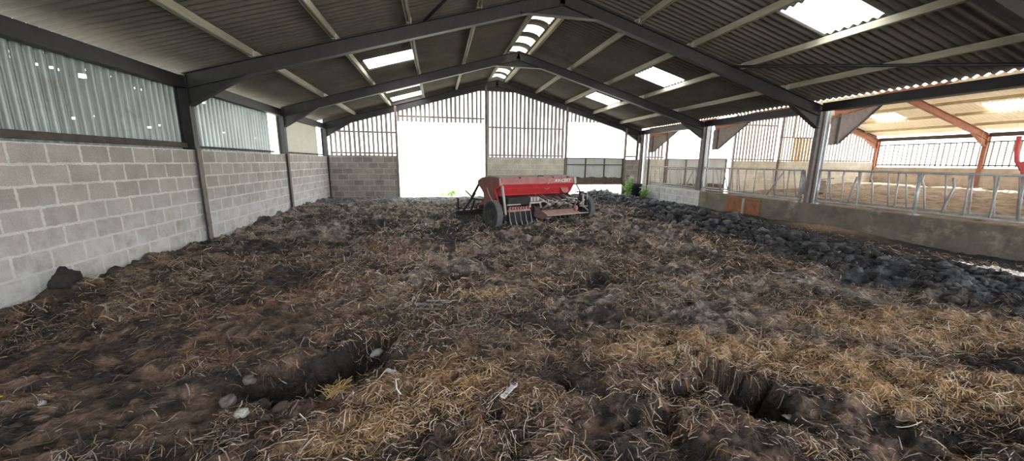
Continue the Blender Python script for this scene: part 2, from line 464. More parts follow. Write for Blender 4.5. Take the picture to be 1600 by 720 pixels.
def tone(x, y):
    n1, n2, n3 = fbm(x, y, 0.8, 2, 4), fbm(x, y, 0.25, 6, 3), fbm(x, y, 2.6, 9, 3)
    c = np.broadcast_to(C_BROWN, x.shape + (3,)).copy()
    grey = sstep(2.6, 5.0, y + 0.5 * (x - 5)) * sstep(2.5, 4.5, x) * 0.9 + sstep(7, 10, y) * 0.8
    c = mixc(c, C_GREY, np.clip(grey, 0, 0.85) * (0.35 + 0.9 * n3))
    c = mixc(c, C_RED, red_amt(x, y) * 0.85 * sstep(0.3, 0.6, n1))
    c = mixc(c, C_GOLD, gold_amt(x, y) * (0.45 + 0.5 * n2))
    n4 = fbm(x, y, 0.13, 7, 2)
    keepg = 1 - 0.6 * gold_amt(x, y) - 0.4 * red_amt(x, y)
    c = mixc(c, C_DARK, sstep(0.50, 0.60, n1) * 0.9 * keepg)
    c = mixc(c, C_DARK, sstep(0.51, 0.62, n2) * 0.85 * keepg)
    c = mixc(c, C_DARK, sstep(0.54, 0.64, n4) * 0.75)
    c = c * (0.35 + 1.3 * fbm(x, y, 0.05, 3, 2))[..., None]
    for (cx, cy, rx, ry, an, d) in HOLES:  # bed colour also darkened over each hole, wider round the deep ones
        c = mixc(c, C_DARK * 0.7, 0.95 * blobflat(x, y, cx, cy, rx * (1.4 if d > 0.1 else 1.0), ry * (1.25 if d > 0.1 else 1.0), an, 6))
    b = band(x, y)
    c = mixc(c, mixc(np.broadcast_to(C_BLACK, c.shape), C_SLATE, sstep(0.45, 0.75, n2) * 0.8 * (1 - sstep(13.2, 14.0, x))), b)
    tan = blob(x, y, 15.0, 7.6, 0.35, 1.0)
    c = mixc(c, (0.30, 0.21, 0.14), tan * 1.2)
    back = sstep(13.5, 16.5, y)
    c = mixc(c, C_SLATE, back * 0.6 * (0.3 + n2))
    return c

gx = np.linspace(-0.22, 15.36, 560)
gy = np.concatenate([np.linspace(-4.6, 1.0, 50, endpoint=False), np.linspace(1.0, 5.0, 290, endpoint=False), np.linspace(5.0, 9.0, 170, endpoint=False), np.linspace(9.0, 18.6, 230)])
GX, GYY = np.meshgrid(gx, gy, indexing='ij')
H = height_raw(GX, GYY)
# keep the bed under the gable's blockwork and level at the door sill
sill = sstep(17.2, 18.2, GYY)
H = H * (1 - sill) + 0.0 * sill
def hgt(x, y):
    x = np.asarray(x, dtype=float); y = np.asarray(y, dtype=float)
    i = np.clip(np.searchsorted(gx, x) - 1, 0, len(gx) - 2); j = np.clip(np.searchsorted(gy, y) - 1, 0, len(gy) - 2)
    fx = np.clip((x - gx[i]) / (gx[i + 1] - gx[i]), 0, 1); fy = np.clip((y - gy[j]) / (gy[j + 1] - gy[j]), 0, 1)
    return (H[i, j] * (1 - fx) + H[i + 1, j] * fx) * (1 - fy) + (H[i, j + 1] * (1 - fx) + H[i + 1, j + 1] * fx) * fy
def grid_faces(nx, ny):
    idx = np.arange(nx * ny).reshape(nx, ny)
    return np.stack([idx[:-1, :-1], idx[1:, :-1], idx[1:, 1:], idx[:-1, 1:]], -1).reshape(-1, 4)
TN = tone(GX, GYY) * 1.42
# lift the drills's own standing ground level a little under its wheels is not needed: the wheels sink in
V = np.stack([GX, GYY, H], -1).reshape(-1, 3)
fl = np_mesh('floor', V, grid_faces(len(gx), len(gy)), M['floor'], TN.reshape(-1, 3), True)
props(fl, 'deep littered floor of churned brown and black manure', 'floor', kind='structure')

# loose straw, nobody could count it
def straw_mesh(name, n, ylo, yhi, ypow, lmin, lmax, wmin, wmax, seed, label):
    r = np.random.default_rng(seed)
    y = ylo + (yhi - ylo) * r.random(n * 3) ** ypow
    x = 0.2 + 14.5 * r.random(n * 3)
    b = band(x, y)
    g, rd = gold_amt(x, y), red_amt(x, y)
    hole = np.zeros_like(x)
    for (cx, cy, rx, ry, an, d) in HOLES:
        hole = np.maximum(hole, blobflat(x, y, cx, cy, rx, ry, an) * (1.0 if d > 0.1 else 0.55))
    patch = sstep(0.36, 0.6, fbm(x, y, 0.55, 3, 3))
    pk = (0.10 + 0.75 * patch + 0.6 * g) * (1 - 0.93 * hole) * (1 - 0.86 * b) * (0.95 + 0.05 * sstep(2.0, 4.5, x)) * (0.45 + 0.55 * sstep(1.6, 2.6, y + 1.2 * g))
    keep = r.random(n * 3) < pk
    x, y = x[keep][:n], y[keep][:n]
    n = len(x)
    g, rd, b = gold_amt(x, y), red_amt(x, y), band(x, y)
    th = r.random(n) * 2 * PI
    L = lmin + (lmax - lmin) * r.random(n) ** 1.6
    wd = wmin + (wmax - wmin) * r.random(n)
    K = 5
    t = np.linspace(-0.5, 0.5, K)
    curl = (r.random(n) - 0.5) * 2.2
    P = np.zeros((n, K, 3))
    a = th[:, None] + curl[:, None] * t[None]
    dx, dy = np.cos(a) * L[:, None] / (K - 1), np.sin(a) * L[:, None] / (K - 1)
    P[:, :, 0] = x[:, None] + np.cumsum(dx, 1) - dx.sum(1, keepdims=True) / 2
    P[:, :, 1] = y[:, None] + np.cumsum(dy, 1) - dy.sum(1, keepdims=True) / 2
    base = hgt(P[:, :, 0], P[:, :, 1])
    rise = (r.random(n) ** 3) * 0.55 * L
    arch = (r.random(n) ** 2) * 0.22 * L
    P[:, :, 2] = 0.55 * base + 0.45 * base.mean(1, keepdims=True).repeat(K, 1) + 0.006 + rise[:, None] * (t[None] + 0.5) ** 1.5 + arch[:, None] * (1 - 4 * t[None] ** 2)
    P[:, :, 2] = np.maximum(P[:, :, 2], base + 0.002)
    side = np.stack([-np.sin(a), np.cos(a), (r.random(n)[:, None] - 0.5) * 1.2 * np.ones_like(a)], -1) * wd[:, None, None] * 0.5
    mid = P.copy(); mid[:, :, 2] += wd[:, None] * 0.35
    VV = np.stack([P - side, mid, P + side], 2)          # n,K,3,3
    idx = np.arange(n * K * 3).reshape(n, K, 3)
    fs = []
    for q in (0, 1):
        fs.append(np.stack([idx[:, :-1, q], idx[:, 1:, q], idx[:, 1:, q + 1], idx[:, :-1, q + 1]], -1).reshape(-1, 4))
    # each stalk's own colour: bleached, golden, tan or rotted brown
    u = r.random(n)
    pal = np.array([(0.66, 0.55, 0.43), (0.46, 0.29, 0.14), (0.30, 0.19, 0.115), (0.13, 0.086, 0.062), (0.46, 0.40, 0.355)])
    k = np.where(u < 0.07, 0, np.where(u < 0.17, 1, np.where(u < 0.42, 2, np.where(u < 0.86, 3, 4))))
    k = np.where((g > 0.35) & (r.random(n) < 0.55), np.where(r.random(n) < 0.3, 0, 1), k)
    c = pal[k] * (0.7 + 0.5 * r.random(n))[:, None]
    loc = tone(x, y) * 1.7
    mixf = 0.12 + 0.6 * r.random(n)
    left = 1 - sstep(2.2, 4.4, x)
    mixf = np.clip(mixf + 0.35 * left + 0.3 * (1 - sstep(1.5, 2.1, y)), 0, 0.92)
    c = c * (1 - mixf[:, None]) + loc * mixf[:, None]
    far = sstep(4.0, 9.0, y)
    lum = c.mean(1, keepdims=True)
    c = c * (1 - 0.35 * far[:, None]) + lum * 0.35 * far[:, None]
    bright = np.isin(k, (0, 1, 4))[:, None]
    c = np.where(bright, 0.25 * c + 0.75 * pal[k] * (0.75 + 0.4 * r.random(n))[:, None], c * 0.85)
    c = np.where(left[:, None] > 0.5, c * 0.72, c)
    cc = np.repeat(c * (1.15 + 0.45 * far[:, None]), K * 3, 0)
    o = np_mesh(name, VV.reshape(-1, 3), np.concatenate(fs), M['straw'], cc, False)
    return props(o, label, 'straw', kind='stuff')
straw_mesh('loose_straw', 96000, 1.2, 6.5, 1.35, 0.025, 0.135, 0.0026, 0.0062, 21, 'loose trampled straw stalks strewn over the manure floor')
straw_mesh('trampled_straw', 52000, 4.2, 16.8, 1.25, 0.05, 0.2, 0.007, 0.015, 22, 'matted straw trodden into the manure around the red seed drill')

# clods of churned manure, far too many to count
def clod_mesh(name, n, seed, label, fn):
    r = np.random.default_rng(seed)
    bm = bmesh.new(); bmesh.ops.create_icosphere(bm, subdivisions=2, radius=1.0)
    bv = np.array([v.co[:] for v in bm.verts]); bf = np.array([[v.index for v in f.verts] for f in bm.faces]); bm.free()
    x, y, s = fn(r, n)
    inh = sum(blobflat(x, y, q[0], q[1], q[2] * 1.1, q[3] * 1.1, q[4], 6) for q in HOLES[:1]) < 0.3
    x, y, s = x[inh], y[inh], s[inh]
    n = len(x)
    protos = []
    for i in range(40):
        off = Vector((i * 3.1 + seed, i * 1.7, 0.5))
        d = np.array([0.9 * mnoise.noise(Vector(v) * 1.7 + off) + 0.7 * mnoise.noise(Vector(v) * 4.1 + off) for v in bv])
        protos.append(bv * (1 + 0.6 * d)[:, None])
    protos = np.array(protos)
    VV = np.zeros((n, len(bv), 3))
    th = r.random(n) * 2 * PI
    sc = np.stack([0.7 + 1.0 * r.random(n), 0.6 + 0.5 * r.random(n), 0.4 + 0.6 * r.random(n)], -1) * s[:, None]
    w = protos[r.integers(0, 40, n)] * sc[:, None, :]
    c_, s_ = np.cos(th)[:, None], np.sin(th)[:, None]
    VV[:, :, 0] = x[:, None] + w[:, :, 0] * c_ - w[:, :, 1] * s_
    VV[:, :, 1] = y[:, None] + w[:, :, 0] * s_ + w[:, :, 1] * c_
    VV[:, :, 2] = w[:, :, 2]
    VV[:, :, 2] += (hgt(x, y) + sc[:, 2] * 0.3)[:, None]
    F = (bf[None] + (np.arange(n) * len(bv))[:, None, None]).reshape(-1, 3)
    c = tone(x, y) * (0.7 + 1.1 * r.random(n))[:, None]
    o = np_mesh(name, VV.reshape(-1, 3), F, M['clod'], np.repeat(c, len(bv), 0), True)
    return props(o, label, 'manure', kind='stuff')
def spots_band(r, n):
    y = 1.5 + 15 * r.random(n * 4) ** 1.2
    x = 10.2 + 4.0 * r.random(n * 4)
    k = (r.random(n * 4) < band(x, y) * np.exp(-((x - 12.1) / 0.75) ** 2) * (x < 13.3))
    x, y = x[k][:n], y[k][:n]
    return x, y, (0.022 + 0.062 * r.random(len(x)) ** 2) * (0.75 + 0.6 * sstep(4, 9, y))
def spots_all(r, n):
    y = 1.4 + 14.5 * r.random(n * 3) ** 1.15
    x = 0.3 + 11.5 * r.random(n * 3)
    k = r.random(n * 3) < (0.15 + 0.85 * sstep(0.45, 0.6, fbm(x, y, 0.9, 5, 3))) * (1 - 0.7 * gold_amt(x, y))
    x, y = x[k][:n - 260], y[k][:n - 260]
    x = np.concatenate([x, 3.75 + 0.28 * r.standard_normal(260)]); y = np.concatenate([y, 2.92 + 0.16 * r.standard_normal(260)])
    return x, y, 0.009 + 0.045 * r.random(len(x)) ** 2 * (0.35 + 0.65 * sstep(3, 8, y))
clod_mesh('manure_clods', 5200, 31, 'dark slaty clods of manure heaped along the feed wall', spots_band)
clod_mesh('muck_lumps', 9000, 32, 'brown lumps of muck scattered over the littered floor', spots_all)

# ------------------------------------------------------------------ the setting: walls and roofs
def struct(o, label=None):
    return props(o, label, None, None, 'structure')

def roof_sheet(name, xa, za, xb, zb, y0, y1, mat, holes=(), pitch=0.16, amp=0.024, nper=10, extra=()):
    """corrugated roof slope from (xa,za) to (xb,zb); holes = (x0,x1,y0,y1) left open for rooflights"""
    xs = sorted(set([xa, xb] + [v for h in holes for v in h[:2]] + list(extra)))
    if xa > xb: xs = xs[::-1]
    ny = int(round((y1 - y0) / pitch * nper)) + 1
    ys = np.linspace(y0, y1, ny)
    wave = amp * np.sin(2 * PI * ys / pitch)
    Vv = np.zeros((len(xs), ny, 3))
    for i, x in enumerate(xs):
        Vv[i, :, 0] = x; Vv[i, :, 1] = ys
        Vv[i, :, 2] = za + (zb - za) * (x - xa) / (xb - xa) + wave
    F = grid_faces(len(xs), ny).reshape(len(xs) - 1, ny - 1, 4)
    keep = np.ones(F.shape[:2], bool)
    yc = (ys[:-1] + ys[1:]) / 2
    for i in range(len(xs) - 1):
        xc = (xs[i] + xs[i + 1]) / 2
        for (h0, h1, k0, k1) in holes:
            if h0 < xc < h1:
                keep[i] &= ~((yc > k0) & (yc < k1))
    return np_mesh(name, Vv.reshape(-1, 3), F[keep], mat, None, True)
def zl(x): return EAVE + SLOPE * x
def zr(x): return EAVE + SLOPE * (W - x)
RY0, RY1 = -4.6, GY + 0.28
LH = [(2.92, 4.22, 5.5, 6.5), (2.92, 4.22, 10.9, 11.9), (2.92, 4.22, 14.6, 15.65), (2.92, 4.22, 16.85, 17.7)]
RH = [(11.42, 12.56, 5.47, 6.47), (11.42, 12.56, 10.72, 11.78), (11.42, 12.56, 14.95, 16.05)]
struct(roof_sheet('ceiling_left', -0.42, zl(-0.42) + OFF, RX - 0.36, zl(RX - 0.36) + OFF, RY0, RY1, M['roof'], LH))
struct(roof_sheet('ceiling_right', W + 0.09, zr(W + 0.09) + OFF, RX + 0.36, zr(RX + 0.36) + OFF, RY0, RY1, M['roof'], RH))
# second span
S2L = W + 0.50
def z2l(x): return EAVE - 0.03 + SLOPE * (x - W - 0.3)
def z2r(x): return EAVE - 0.03 + SLOPE * (X2 - x)
H2 = [(28.1, 29.3, 10.75, 12.0), (28.1, 29.3, 15.0, 16.25), (28.1, 29.3, 6.2, 7.4)]
struct(roof_sheet('ceiling_second_left', S2L, z2l(S2L) + OFF, RX2, z2l(RX2) + OFF, RY0, RY1, M['roof_tan']))
struct(roof_sheet('ceiling_second_right', X2 + 0.06, z2r(X2 + 0.06) + OFF, RX2, z2r(RX2) + OFF, RY0, RY1, M['roof_tan'], H2))

# left side wall and gable blockwork
struct(MB().box(-0.13, 0.0, -4.6, GY, -0.4, HW).build('wall_left', M['block']))
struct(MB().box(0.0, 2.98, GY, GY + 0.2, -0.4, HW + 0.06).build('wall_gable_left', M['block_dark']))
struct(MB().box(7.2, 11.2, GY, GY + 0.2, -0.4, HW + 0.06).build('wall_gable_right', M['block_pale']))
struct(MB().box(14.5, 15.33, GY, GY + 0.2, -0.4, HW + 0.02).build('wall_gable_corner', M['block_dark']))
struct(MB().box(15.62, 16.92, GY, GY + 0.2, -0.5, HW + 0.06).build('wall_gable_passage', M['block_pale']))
struct(MB().box(21.1, X2 + 0.1, GY, GY + 0.2, -0.6, HW + 0.02).build('wall_gable_second', M['block_pale']))
struct(MB().box(X2, X2 + 0.2, -4.6, GY, -0.4, 1.64).build('wall_far', M['block_tan']))
# feed wall
struct(MB().box(15.28, 15.58, -4.6, 12.9, -0.5, 0.62).build('wall_feed', M['render'], bevel=0.02))
struct(MB().box(15.28, 15.58, 12.9, 16.75, -0.5, 0.64).build('wall_feed_end', M['block'], bevel=0.02))

# spaced boarding: boards with open gaps, one mesh per framed panel
def boards(name, x0, x1, zb, ztop, y, mat=None, pitch=0.2, bw=0.1, seed=1):
    r = random.Random(seed)
    m = MB()
    n = int((x1 - x0) / pitch)
    for i in range(n + 1):
        xc = x0 + bw / 2 + i * pitch
        if xc + bw / 2 > x1 + 0.001: break
        w = bw * r.uniform(0.85, 1.15)
        lean = r.uniform(-0.008, 0.008)
        a0, a1 = xc - w / 2, xc + w / 2
        zt0, zt1 = ztop(a0), ztop(a1)
        z0 = zb + r.uniform(-0.015, 0.015)
        vs = [(a0, y, z0), (a1, y, z0), (a1 + lean, y, zt1), (a0 + lean, y, zt0)]
        vs += [(q[0], y + 0.022, q[2]) for q in vs]
        m.add(vs, [(0, 1, 2, 3), (7, 6, 5, 4), (0, 4, 5, 1), (1, 5, 6, 2), (2, 6, 7, 3), (3, 7, 4, 0)])
    return struct(m.build(name, mat or M['board']))
YB = GY + 0.12
def gz(x): return min(zl(x), zr(x)) + OFF - 0.03
boards('wall_gable_boarding_left', 0.12, 2.95, 1.86, gz, YB, seed=1)
boards('wall_gable_boarding_door', 3.06, 7.1, 3.5, gz, YB, seed=2)
boards('wall_gable_boarding_right', 7.2, 11.15, 1.93, gz, YB, bw=0.12, seed=3)
boards('wall_gable_boarding_opening', 11.26, 14.4, 3.72, gz, YB, seed=4)
def gz2(x): return min(z2l(x), z2r(x)) + OFF - 0.03
boards('wall_gable_boarding_passage', 15.72, 16.8, 1.93, gz2, YB, M['board'], pitch=0.19, bw=0.11, seed=5)
boards('wall_gable_boarding_second', 21.2, 24.1, 1.89, gz2, YB, pitch=0.21, bw=0.11, seed=6)
boards('wall_gable_boarding_middle', 24.3, 25.2, 1.89, gz2, YB, pitch=0.2, bw=0.1, seed=7)
boards('wall_gable_boarding_warm', 25.25, 27.35, 1.9, lambda x: 3.25, YB, M['board_warm'], pitch=0.22, bw=0.17, seed=8)
boards('wall_gable_boarding_upper', 25.2, 27.4, 3.28, gz2, YB, pitch=0.21, bw=0.09, seed=9)
boards('wall_gable_boarding_far', 27.5, X2, 1.9, gz2, YB, pitch=0.23, bw=0.09, seed=10)
def verge(name, pts, y):
    m = MB()
    for (xa, za), (xb, zb) in zip(pts[:-1], pts[1:]):
        m.prism([(xa, za - 0.06), (xb, zb - 0.06), (xb, zb + OFF + 0.0), (xa, za + OFF + 0.0)], 'y', y, y + 0.03)
    return struct(m.build(name, M['timber_dark']))
verge('trim_1', [(-0.1, zl(-0.1)), (RX, zl(RX)), (W + 0.05, zr(W + 0.05))], YB - 0.035)
verge('trim_2', [(W + 0.5, z2l(W + 0.5)), (RX2, z2l(RX2)), (X2, z2r(X2))], YB - 0.035)
def boards_x(name, y0, y1, zb, zt, x, pitch, bw, seed):
    r = random.Random(seed); m = MB()
    yv = y0
    while yv < y1:
        w = bw * r.uniform(0.8, 1.2)
        m.box(x, x + 0.022, yv, yv + w, zb + r.uniform(-.01, .01), zt)
        yv += pitch
    return struct(m.build(name, M['board']))
boards_x('wall_far_boarding', -4.5, GY, 1.7, 2.95, X2 + 0.06, 0.22, 0.05, 12)

# left side sheeting, corrugated, with old nail holes rusted through
def side_sheet(name, y0, y1, z0, z1, x, mat, pitch, amp, holes, inv=False, nper=22, rows=100):
    ny = int((y1 - y0) / pitch * nper) + 1
    ys = np.linspace(y0, y1, ny); zs = np.linspace(z0, z1, rows)
    ph = ys / pitch * 2 * PI
    fr = (ys / pitch) % 1.0
    wave = amp * (1 - 2 * np.exp(-(np.abs(fr - 0.5) / 0.23) ** 4)) * (-1 if inv else 1)
    Vv = np.zeros((ny, rows, 3))
    Vv[:, :, 0] = x + wave[:, None]; Vv[:, :, 1] = ys[:, None]; Vv[:, :, 2] = zs[None]
    F = grid_faces(ny, rows).reshape(ny - 1, rows - 1, 4)
    keep = np.ones(F.shape[:2], bool)
    for (hy, hz, s) in holes:
        i, j = np.searchsorted(ys, hy), np.searchsorted(zs, hz)
        keep[max(0, i - s):i + s, max(0, j - (s + 1) // 2):j + max(1, s // 2)] = False
    return struct(np_mesh(name, Vv.reshape(-1, 3), F[keep], mat, None, True))
hr = random.Random(5)
hol = [(hr.uniform(5.2, 8.2), hr.choice([2.25, 2.28, 2.31, 3.0, 3.05, 2.95, 2.88]), hr.choice([1, 1, 1, 2])) for _ in range(26)] + [(6.62, 2.86, 4), (6.1, 3.02, 2), (7.1, 2.3, 3)]
side_sheet('wall_left_sheeting', -4.6, 8.56, 1.82, 3.3, -0.172, M['tin_dirty'], 0.14, 0.03, hol, True)
side_sheet('wall_left_sheeting_middle', 8.6, 12.5, 1.82, 3.32, -0.185, M['tin'], 0.155, 0.05, [(hr.uniform(9, 12), hr.choice([2.3, 2.33, 3.0]), 1) for _ in range(10)] + [(9.4, 2.92, 3)])
side_sheet('wall_left_sheeting_end', 13.05, 16.98, 1.82, 3.3, -0.15, M['fibre_wall'], 0.16, 0.006, [])

# ground beyond the walls and floor of the second span
g = MB()
for (a, b, c, d) in [(-60, 90, GY + 0.2, 90), (-60, -0.2, -60, GY + 0.2), (X2 + 0.2, 90, -60, GY + 0.2), (-0.2, X2 + 0.2, -60, -4.6)]:
    g.add([(a, c, -0.03), (b, c, -0.03), (b, d, -0.03), (a, d, -0.03)], [(0, 1, 2, 3)])
struct(g.build('ground', M['grass_ground']))
bx = np.linspace(15.58, X2, 130); by = np.linspace(-4.6, GY, 170)
BX, BY = np.meshgrid(bx, by, indexing='ij')
BH = -0.35 + 0.5 * sstep(19.5, 22.0, BX) + 0.5 * sstep(22, 31, BX) + 0.16 * (fbm(BX, BY, 1.4, 3, 4) - 0.5) + 0.09 * (ridge(BX, BY, 0.6, 5) - 0.3) * sstep(20, 22, BX)
BH = np.minimum(BH, 0.78)
struct(np_mesh('floor_second_span', np.stack([BX, BY, BH], -1).reshape(-1, 3), grid_faces(130, 170), M['bedding'], None, True))

# ------------------------------------------------------------------ steel portal frames
def i_section(m, a, b, d, bwid, up, tf=0.014, tw=0.010):
    a, b, up = Vector(a), Vector(b), Vector(up).normalized()
    m.bar(a, b, tw, d, up)
    for sgn in (-1, 1):
        m.bar(a + up * sgn * (d / 2 - tf / 2), b + up * sgn * (d / 2 - tf / 2), bwid, tf, up)
ORD = ['first', 'second', 'third', 'fourth', 'fifth', 'sixth']
def portal(y, label, x0, x1, rx, zleft, mats, right_deep=False, cols=(True, True), base=-0.4, left_deep=False):
    """columns, rafters, eaves haunches and apex plates of one frame, all local to its base"""
    t = thing('portal_frame', label, 'portal frame', (rx, y, 0))
    D = 0.28
    n = Vector((-SLOPE, 0, 1)).normalized()
    e0, e1, ap = x0 - rx, x1 - rx, zleft + SLOPE * (rx - x0)
    for sg, ex in ((-1, e0), (1, e1)):
        m = MB()
        nn = Vector((n.x if sg < 0 else -n.x, 0, n.z))
        a, b = Vector((ex, 0, zleft)) - nn * D / 2, Vector((0, 0, ap)) - nn * D / 2
        i_section(m, a, b, D, 0.15, nn)
        m.build('rafter', mats[0], t)
        # haunch: deep web running down to the column
        m = MB()
        dz = 0.60
        L = 1.15
        poly = [(ex, zleft - 0.24), (ex - sg * L, zleft + SLOPE * L - 0.27), (ex - sg * 0.06, zleft - dz), (ex, zleft - dz)]
        if left_deep and sg < 0:
            poly = [(ex, zleft - 0.24), (ex + 1.75, zleft + SLOPE * 1.75 - 0.27), (ex + 0.26, zleft - 1.0), (ex, zleft - 1.02)]
        m.prism(poly, 'y', -0.006, 0.006)
        m.bar((poly[2][0], 0, poly[2][1]), (poly[1][0], 0, poly[1][1]), 0.15, 0.014, (0, 0, 1))
        m.bar((poly[3][0], 0, poly[3][1]), (poly[2][0], 0, poly[2][1]), 0.15, 0.014, (0, 0, 1))
        if left_deep and sg < 0:
            m.box(ex + 0.2, ex + 0.26, -0.075, 0.075, zleft - 1.0, zleft - 0.16)
        m.build('haunch', mats[0] if not left_deep else mats[2], t)
        if cols[0 if sg < 0 else 1]:
            m = MB()
            if sg > 0 and not left_deep: cx, cd, cw = ex + 0.05, 0.17, 0.11
            elif sg < 0 and left_deep: cx, cd, cw = ex - 0.20, 0.15, 0.10
            else: cx, cd, cw = ex + sg * 0.055, 0.22, 0.15
            i_section(m, (cx, 0, base), (cx, 0, zleft - 0.02), cd, cw, (1, 0, 0))
            m.build('column', mats[1] if sg < 0 else mats[2], t)
    m = MB()
    m.prism([(-0.93, ap - 0.93 * SLOPE - 0.25), (0.93, ap - 0.93 * SLOPE - 0.25), (0.93, ap - 0.93 * SLOPE - 0.27), (0.93, 4.985), (-0.93, 4.985)][::-1] if False else
            [(-0.95, 4.985), (0.95, 4.985), (0.0, ap - 0.24)], 'y', -0.006, 0.006)
    m.bar((-0.98, 0, 4.985), (0.98, 0, 4.985), 0.15, 0.014)
    m.build('apex_plate', mats[0], t)
    return t
SM = (M['steel'], M['steel'], M['steel_grey'])
FL = ['dark steel portal frame nearest the camera, only its right rafter seen at the top corner',
      'large dark steel portal frame crossing the roof in front of the red seed drill',
      'dark steel portal frame second from the camera, behind the large near one',
      'dark steel portal frame set against the slatted end gable above the doorway']
for i, y in enumerate(FR):
    portal(y, FL[i], 0.0, W, RX, EAVE, SM)
SM2 = (M['red_oxide'], M['galv'], M['steel_grey'])
F2L = ['rust red portal frame of the far span nearest the camera, beyond the feed barrier',
       'rust red portal frame of the far span behind the near galvanised post',
       'rust red portal frame of the far span behind the middle galvanised post',
       'rust red portal frame of the far span against its slatted end wall']
for i, y in enumerate(FR):
    t = portal(y, F2L[i], W + 0.48, X2, (W + 0.48 + X2) / 2, EAVE - 0.03, (M['red_oxide'], M['galv'], M['steel_grey']), left_deep=True)
    for ch in t.children:
        if ch.name.startswith('column'):
            if ch.data.vertices[0].co.x > 0:
                ch.data.materials.clear(); ch.data.materials.append(M['red_oxide'])
        if ch.name.startswith('haunch') and ch.data.vertices[0].co.x > 0:
            ch.data.materials.clear(); ch.data.materials.append(M['red_oxide'])

# purlins: every length between two frames is a piece of its own
PX = [1.27, 2.80, 4.29, 5.78, 7.27]
BAYN = ['between the nearest frame and the large frame', 'between the large frame and the second frame', 'between the second frame and the gable frame']
def purlin(x, y0, y1, z, mat, label, group, sg=1, w=0.06, d=0.13):
    t = thing('purlin', label, 'purlin', (x, (y0 + y1) / 2, z), 0, group)
    h = (y1 - y0) / 2
    # zed profile: web and two lips
    m = MB()
    m.box(-0.035, 0.035, -h, h, -d / 2, d / 2)
    m.box(-0.06 if sg > 0 else 0.0, 0.0 if sg > 0 else 0.06, -h, h, -d / 2, -d / 2 + 0.02)
    m.build('beam', mat, t, bevel=0.006)
    m = MB()
    m.box(-0.05, 0.05, h - 0.07, h + 0.03, -d / 2 - 0.005, d / 2 - 0.03)
    m.build('cleat', M['pale_steel'], t)
    return t
SIDES = ['left', 'right']
POS = ['lowest', 'second lowest', 'middle', 'second highest', 'highest']
for b in range(3):
    for k, px in enumerate(PX):
        for sg in (0, 1):
            x = px if sg == 0 else W - px
            z = zl(px) + 0.075
            purlin(x, FR[b] + 0.02, FR[b + 1] - 0.06, z, M['purlin'],
                   '%s pale purlin of the %s slope %s' % (POS[k], SIDES[sg], ['between nearest and large frames', 'between large and second frames', 'between second and gable frames'][b]), 'roof purlins', 1 if sg == 0 else -1)
for b, nm in enumerate(BAYN):
    m = MB(); m.box(-0.10, 0.04, FR[b] + 0.08, FR[b + 1] - 0.08, 3.06, 3.28); m.box(0.04, 0.07, FR[b] + 0.08, FR[b + 1] - 0.08, 3.06, 3.09)
    props(m.build('eaves_beam', M['steel']), 'dark eaves beam above the left sheeting %s' % nm, 'beam', 'eaves beams')
    m = MB(); m.box(W - 0.05, W + 0.03, FR[b] + 0.08, FR[b + 1] - 0.08, 3.18, 3.405); m.box(W - 0.10, W - 0.05, FR[b] + 0.08, FR[b + 1] - 0.08, 3.18, 3.21)
    props(m.build('eaves_beam', M['steel']), 'dark eaves beam above the feed barrier %s' % nm, 'beam', 'eaves beams')
# valley gutter between the two roofs, ending part way along
for (y0, y1, lb) in [(4.75, F1 - 0.1, 'grey valley gutter above the feed barrier, near length'), (F1 + 0.1, FR[2] - 0.1, 'grey valley gutter above the feed barrier, middle length'), (FR[2] + 0.1, GY, 'grey valley gutter above the feed barrier, far length')]:
    m = MB(); m.box(W + 0.10, W + 0.52, y0, y1, 3.22, 3.24); m.box(W + 0.10, W + 0.12, y0, y1, 3.24, 3.36); m.box(W + 0.50, W + 0.52, y0, y1, 3.24, 3.36)
    props(m.build('valley_gutter', M['steel_grey']), lb, 'gutter', 'valley gutter lengths')
# second span purlins on the slope that shows
PX2 = [1.15, 2.55, 3.95, 5.35, 6.75]
for b in range(3):
    for k, px in enumerate(PX2):
        purlin(X2 - px, FR[b] + 0.02, FR[b + 1] - 0.06, z2r(X2 - px) + 0.075, M['purlin_warm'],
               '%s tan purlin under the far span roof %s' % (POS[k], ['in its near bay', 'in its middle bay', 'in its end bay'][b]), 'far span purlins', -1)
    m = MB(); m.box(X2 - 0.06, X2 + 0.06, FR[b] + 0.08, FR[b + 1] - 0.08, 3.16, 3.36)
    props(m.build('eaves_beam', M['timber_dark']), 'brown eaves beam over the far slatted wall %s' % ['in its near bay', 'in its middle bay', 'in its end bay'][b], 'beam', 'far eaves beams')

# rooflights: corrugated translucent sheets let into the slopes
def rooflight(h, zf, label, group):
    x0, x1, y0, y1 = h
    pitch, n = 0.16, 10
    ny = int((y1 - y0) / pitch * n) + 5
    ys = np.linspace(y0 - 0.02, y1 + 0.02, ny)
    xs = np.array([x0 - 0.03, x1 + 0.03])
    Vv = np.zeros((2, ny, 3))
    c = np.array([(x0 + x1) / 2, (y0 + y1) / 2, zf((x0 + x1) / 2) + OFF + 0.012])
    for i in range(2):
        Vv[i, :, 0] = xs[i] - c[0]; Vv[i, :, 1] = ys - c[1]
        Vv[i, :, 2] = zf(xs[i]) + OFF + 0.012 + 0.024 * np.sin(2 * PI * ys / pitch) - c[2]
    o = np_mesh('rooflight', Vv.reshape(-1, 3), grid_faces(2, ny), M['rooflight'], None, True)
    o.location = c
    return props(o, label, 'rooflight', group)
LL = ['white rooflight out of frame above the left wall, nearest bay', 'white rooflight in the left slope just past the large frame', 'white rooflight in the left slope past the second frame', 'white rooflight in the left slope close to the end gable']
for h, lb in list(zip(LH, LL))[1:]: rooflight(h, zl, lb, 'rooflights of the near span')
rooflight(LH[0], zl, LL[0], 'rooflights of the near span')
for h, lb in zip(RH, ['large white rooflight at the top right, nearest the camera', 'white rooflight in the right slope between the large and second frames', 'white rooflight in the right slope past the second frame']): rooflight(h, zr, lb, 'rooflights of the near span')
